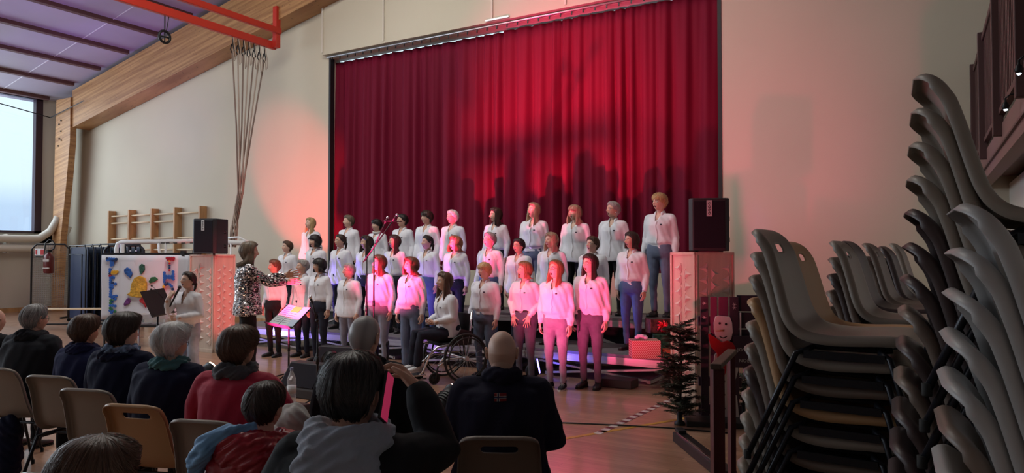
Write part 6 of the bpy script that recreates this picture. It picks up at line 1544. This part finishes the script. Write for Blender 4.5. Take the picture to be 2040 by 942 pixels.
# fir branches
M_fir = mat('fir_needles', (.030, .040, .022), .6, var=.5, vscale=14); M_bark = mat('bark', (.05, .03, .02), .8)
def fir(label, base, n, hmax, seed, spread=.42):
    rnd = random.Random(seed); r = tag(bpy.data.objects.new('fir_branches', None), label, 'plant'); COL.objects.link(r); r.location = base
    MB().lathe([(.0, 0), (.05, .0), (.05, .02), (.025, .04), (.022, .12), (0, .12)], n=18).build('foot', M_blk, r, smooth=True)
    st2 = MB(); st2.tube([(0, 0, .1), (.02, 0, hmax*.5), (0, .02, hmax*.93)], [.014, .010, .004], 7); fo = MB()
    def needle(p, d, l, w): 
        s_ = d.cross(Vector((rnd.uniform(-1, 1), rnd.uniform(-1, 1), 1))).normalized()*w; fo.add([p-s_, p+s_, p+d*l*.6+s_*.8, p+d*l, p+d*l*.6-s_*.8], [(0, 1, 2, 3, 4)])
    for k in range(n):
        z0 = .06+(hmax-.24)*(k/n)**.9; a = rnd.uniform(0, 2*math.pi); L_ = rnd.uniform(.6, 1.0)*spread*(1-.45*k/n); up = rnd.uniform(.3, .9)
        P = [Vector((0, 0, z0))]; d = Vector((math.cos(a), math.sin(a), up)).normalized(); nseg = 7
        for q in range(nseg): d = (d+Vector((0, 0, -.06+rnd.uniform(-.05, .05)))).normalized(); P.append(P[-1]+d*L_/nseg)
        st2.tube(P, [.005-.0005*q for q in range(len(P))], 5)
        for q in range(1, len(P)):
            for s_ in (-1, 1):
                dd = (P[q]-P[q-1]).normalized(); sd = dd.cross(Z_).normalized()*s_; tw = (dd*.8+sd*.75+Z_*rnd.uniform(-.25, .15)).normalized(); tl = (.13-.012*q)*rnd.uniform(.7, 1.2); A = P[q]; B = A+tw*tl; B.z -= .01
                st2.tube([A, B], [.002, .001], 4); nn = 12
                for u in range(nn):
                    c = A.lerp(B, (u+.5)/nn)
                    for v_ in (-1, 1): needle(c, (tw*.8+tw.cross(Z_).normalized()*v_*.6+Z_*rnd.uniform(-.3, .3)).normalized(), rnd.uniform(.025, .04), .0024)
    st2.build('branches', M_bark, r, smooth=True); fo.build('foliage', M_fir, r)
fir('dark fir branches standing before the right carved plinth', W(1352, 6.62, z=.0), 84, 1.10, 4, .25)
fir('small fir branches behind the snowman at its right side', W(1478, 7.0, z=0), 18, .55, 9, .3)
# ------------------------------------------------------------------ red wooden barrier, black bar
bw_ = tag(bpy.data.objects.new('barrier', None), 'dark red wooden barrier with brown handrail left of the chair stacks', 'barrier'); COL.objects.link(bw_); bw_.location = W(1427, 3.4)
p2 = W(1455, 3.85)-W(1427, 3.4)
for q, wq in ((Vector((0, 0, 0)), .056), (p2, .030)): MB().box((q.x, q.y, .525), (wq, .06, 1.05), rz=YAW).build('post', M_redwood, bw_, bevel=.004)
MB().bar((-p2.x*.1, -p2.y*.1, 1.062), (p2.x*1.06, p2.y*1.06, 1.062), .05, .028).build('handrail', mat('brown_wood', (.06, .035, .022), .5, var=.3, vscale=8), bw_, bevel=.005)
MB().bar((0, 0, .35), (p2.x, p2.y, .35), .03, .06).build('lower_rail', M_redwood, bw_); MB().bar((-.12, 0, .02), (.25, 0, .02), .06, .04).build('foot', M_redwood, bw_)
A, B = W(1350, 6.05), W(1450, 4.95)
bb = tag(bpy.data.objects.new('metal_bar', None), 'black metal bar with bright upper edge lying on the floor', 'bar'); COL.objects.link(bb); bb.location = A
D = B-A; MB().bar((0, 0, .04), (D.x, D.y, .04), .11, .08).build('beam', M_dark, bb, bevel=.006); s_ = Vector((-D.y, D.x, 0)).normalized()*.03
MB().bar((s_.x*-1+D.x*.05, s_.y*-1+D.y*.05, .086), (D.x*.97-s_.x, D.y*.97-s_.y, .086), .018, .012).build('bright_edge', M_chrome, bb); MB().bar((0, 0, .10), (D.x*.09, D.y*.09, .095), .07, .03).build('latch', M_blk, bb, bevel=.005)
# low foot blocks of the risers at the right, coloured lights between the risers
tag(MB().box((0, 0, .05), (.42, .25, .10)).build('case', M_blk, bevel=.01), 'flat dark case on the floor behind the rightmost front row singer', 'case').location = (W(1230, 8.5).x, 7.99, 0)
bpy.data.objects.remove(_tmp)

# ------------------------------------------------------------------ resting positions: every sitter carried by a chair, nothing passing through its neighbour
REST = {
 'dark soft bag standing under the left chairs': (-5.5057, 2.4589, 0.0),
 'flat black case on the floor under the water bottle': (-5.4418, 4.9059, 0.0),
 'crumpled white coat beside the red sweater': (-2.5035, 2.2872, 0.8221),
 "black handheld microphone at the girl soloist's mouth": (-7.2178, 4.9268, 1.2215),
 'mobile phone with lit pink screen held by the young man': (-1.4151, 1.6554, 1.1653),
 'brown grey chair under the bald man at the left edge': (-6.3202, 2.7145, 0.0),
 'beige chair with bent metal legs at the left edge of the picture': (-5.5797, 2.6571, 0.0),
 'beige chair with bag below it, second from the left edge': (-4.9345, 2.6837, 0.0),
 'beige chair third from the left edge, behind the woman with blue scarf': (-4.277, 2.5543, 0.0),
 'tan chair with a hand slot in the audience': (-3.639, 2.4445, 0.0),
 'beige chair right of the tan one, mostly covered by the child': (-3.0251, 2.4119, 0.0),
 'chair under the child in the red padded jacket': (-2.1505, 1.7844, 0.0),
 'chair under the young man filming with a phone': (-1.5119, 1.6105, 0.0),
 'chair mostly hidden behind the young man with the grey hood': (-2.4998, 2.7441, 0.0),
 'brown grey chair with hand slot behind the bald man': (-1.7233, 2.8422, 0.0),
 'chair below the nearest brown haired spectator': (-1.6085, 0.7976, 0.0),
 'empty beige chair whose corner shows at the bottom left': (-2.7384, 1.6344, 0.0),
 'black wedge monitor speaker further back beside the first': (-6.7796, 6.9457, 0.0),
}
for o in [q for q in bpy.data.objects if q.parent is None and q.get('label') in REST]: o.location = REST[o['label']]
drop_unused()
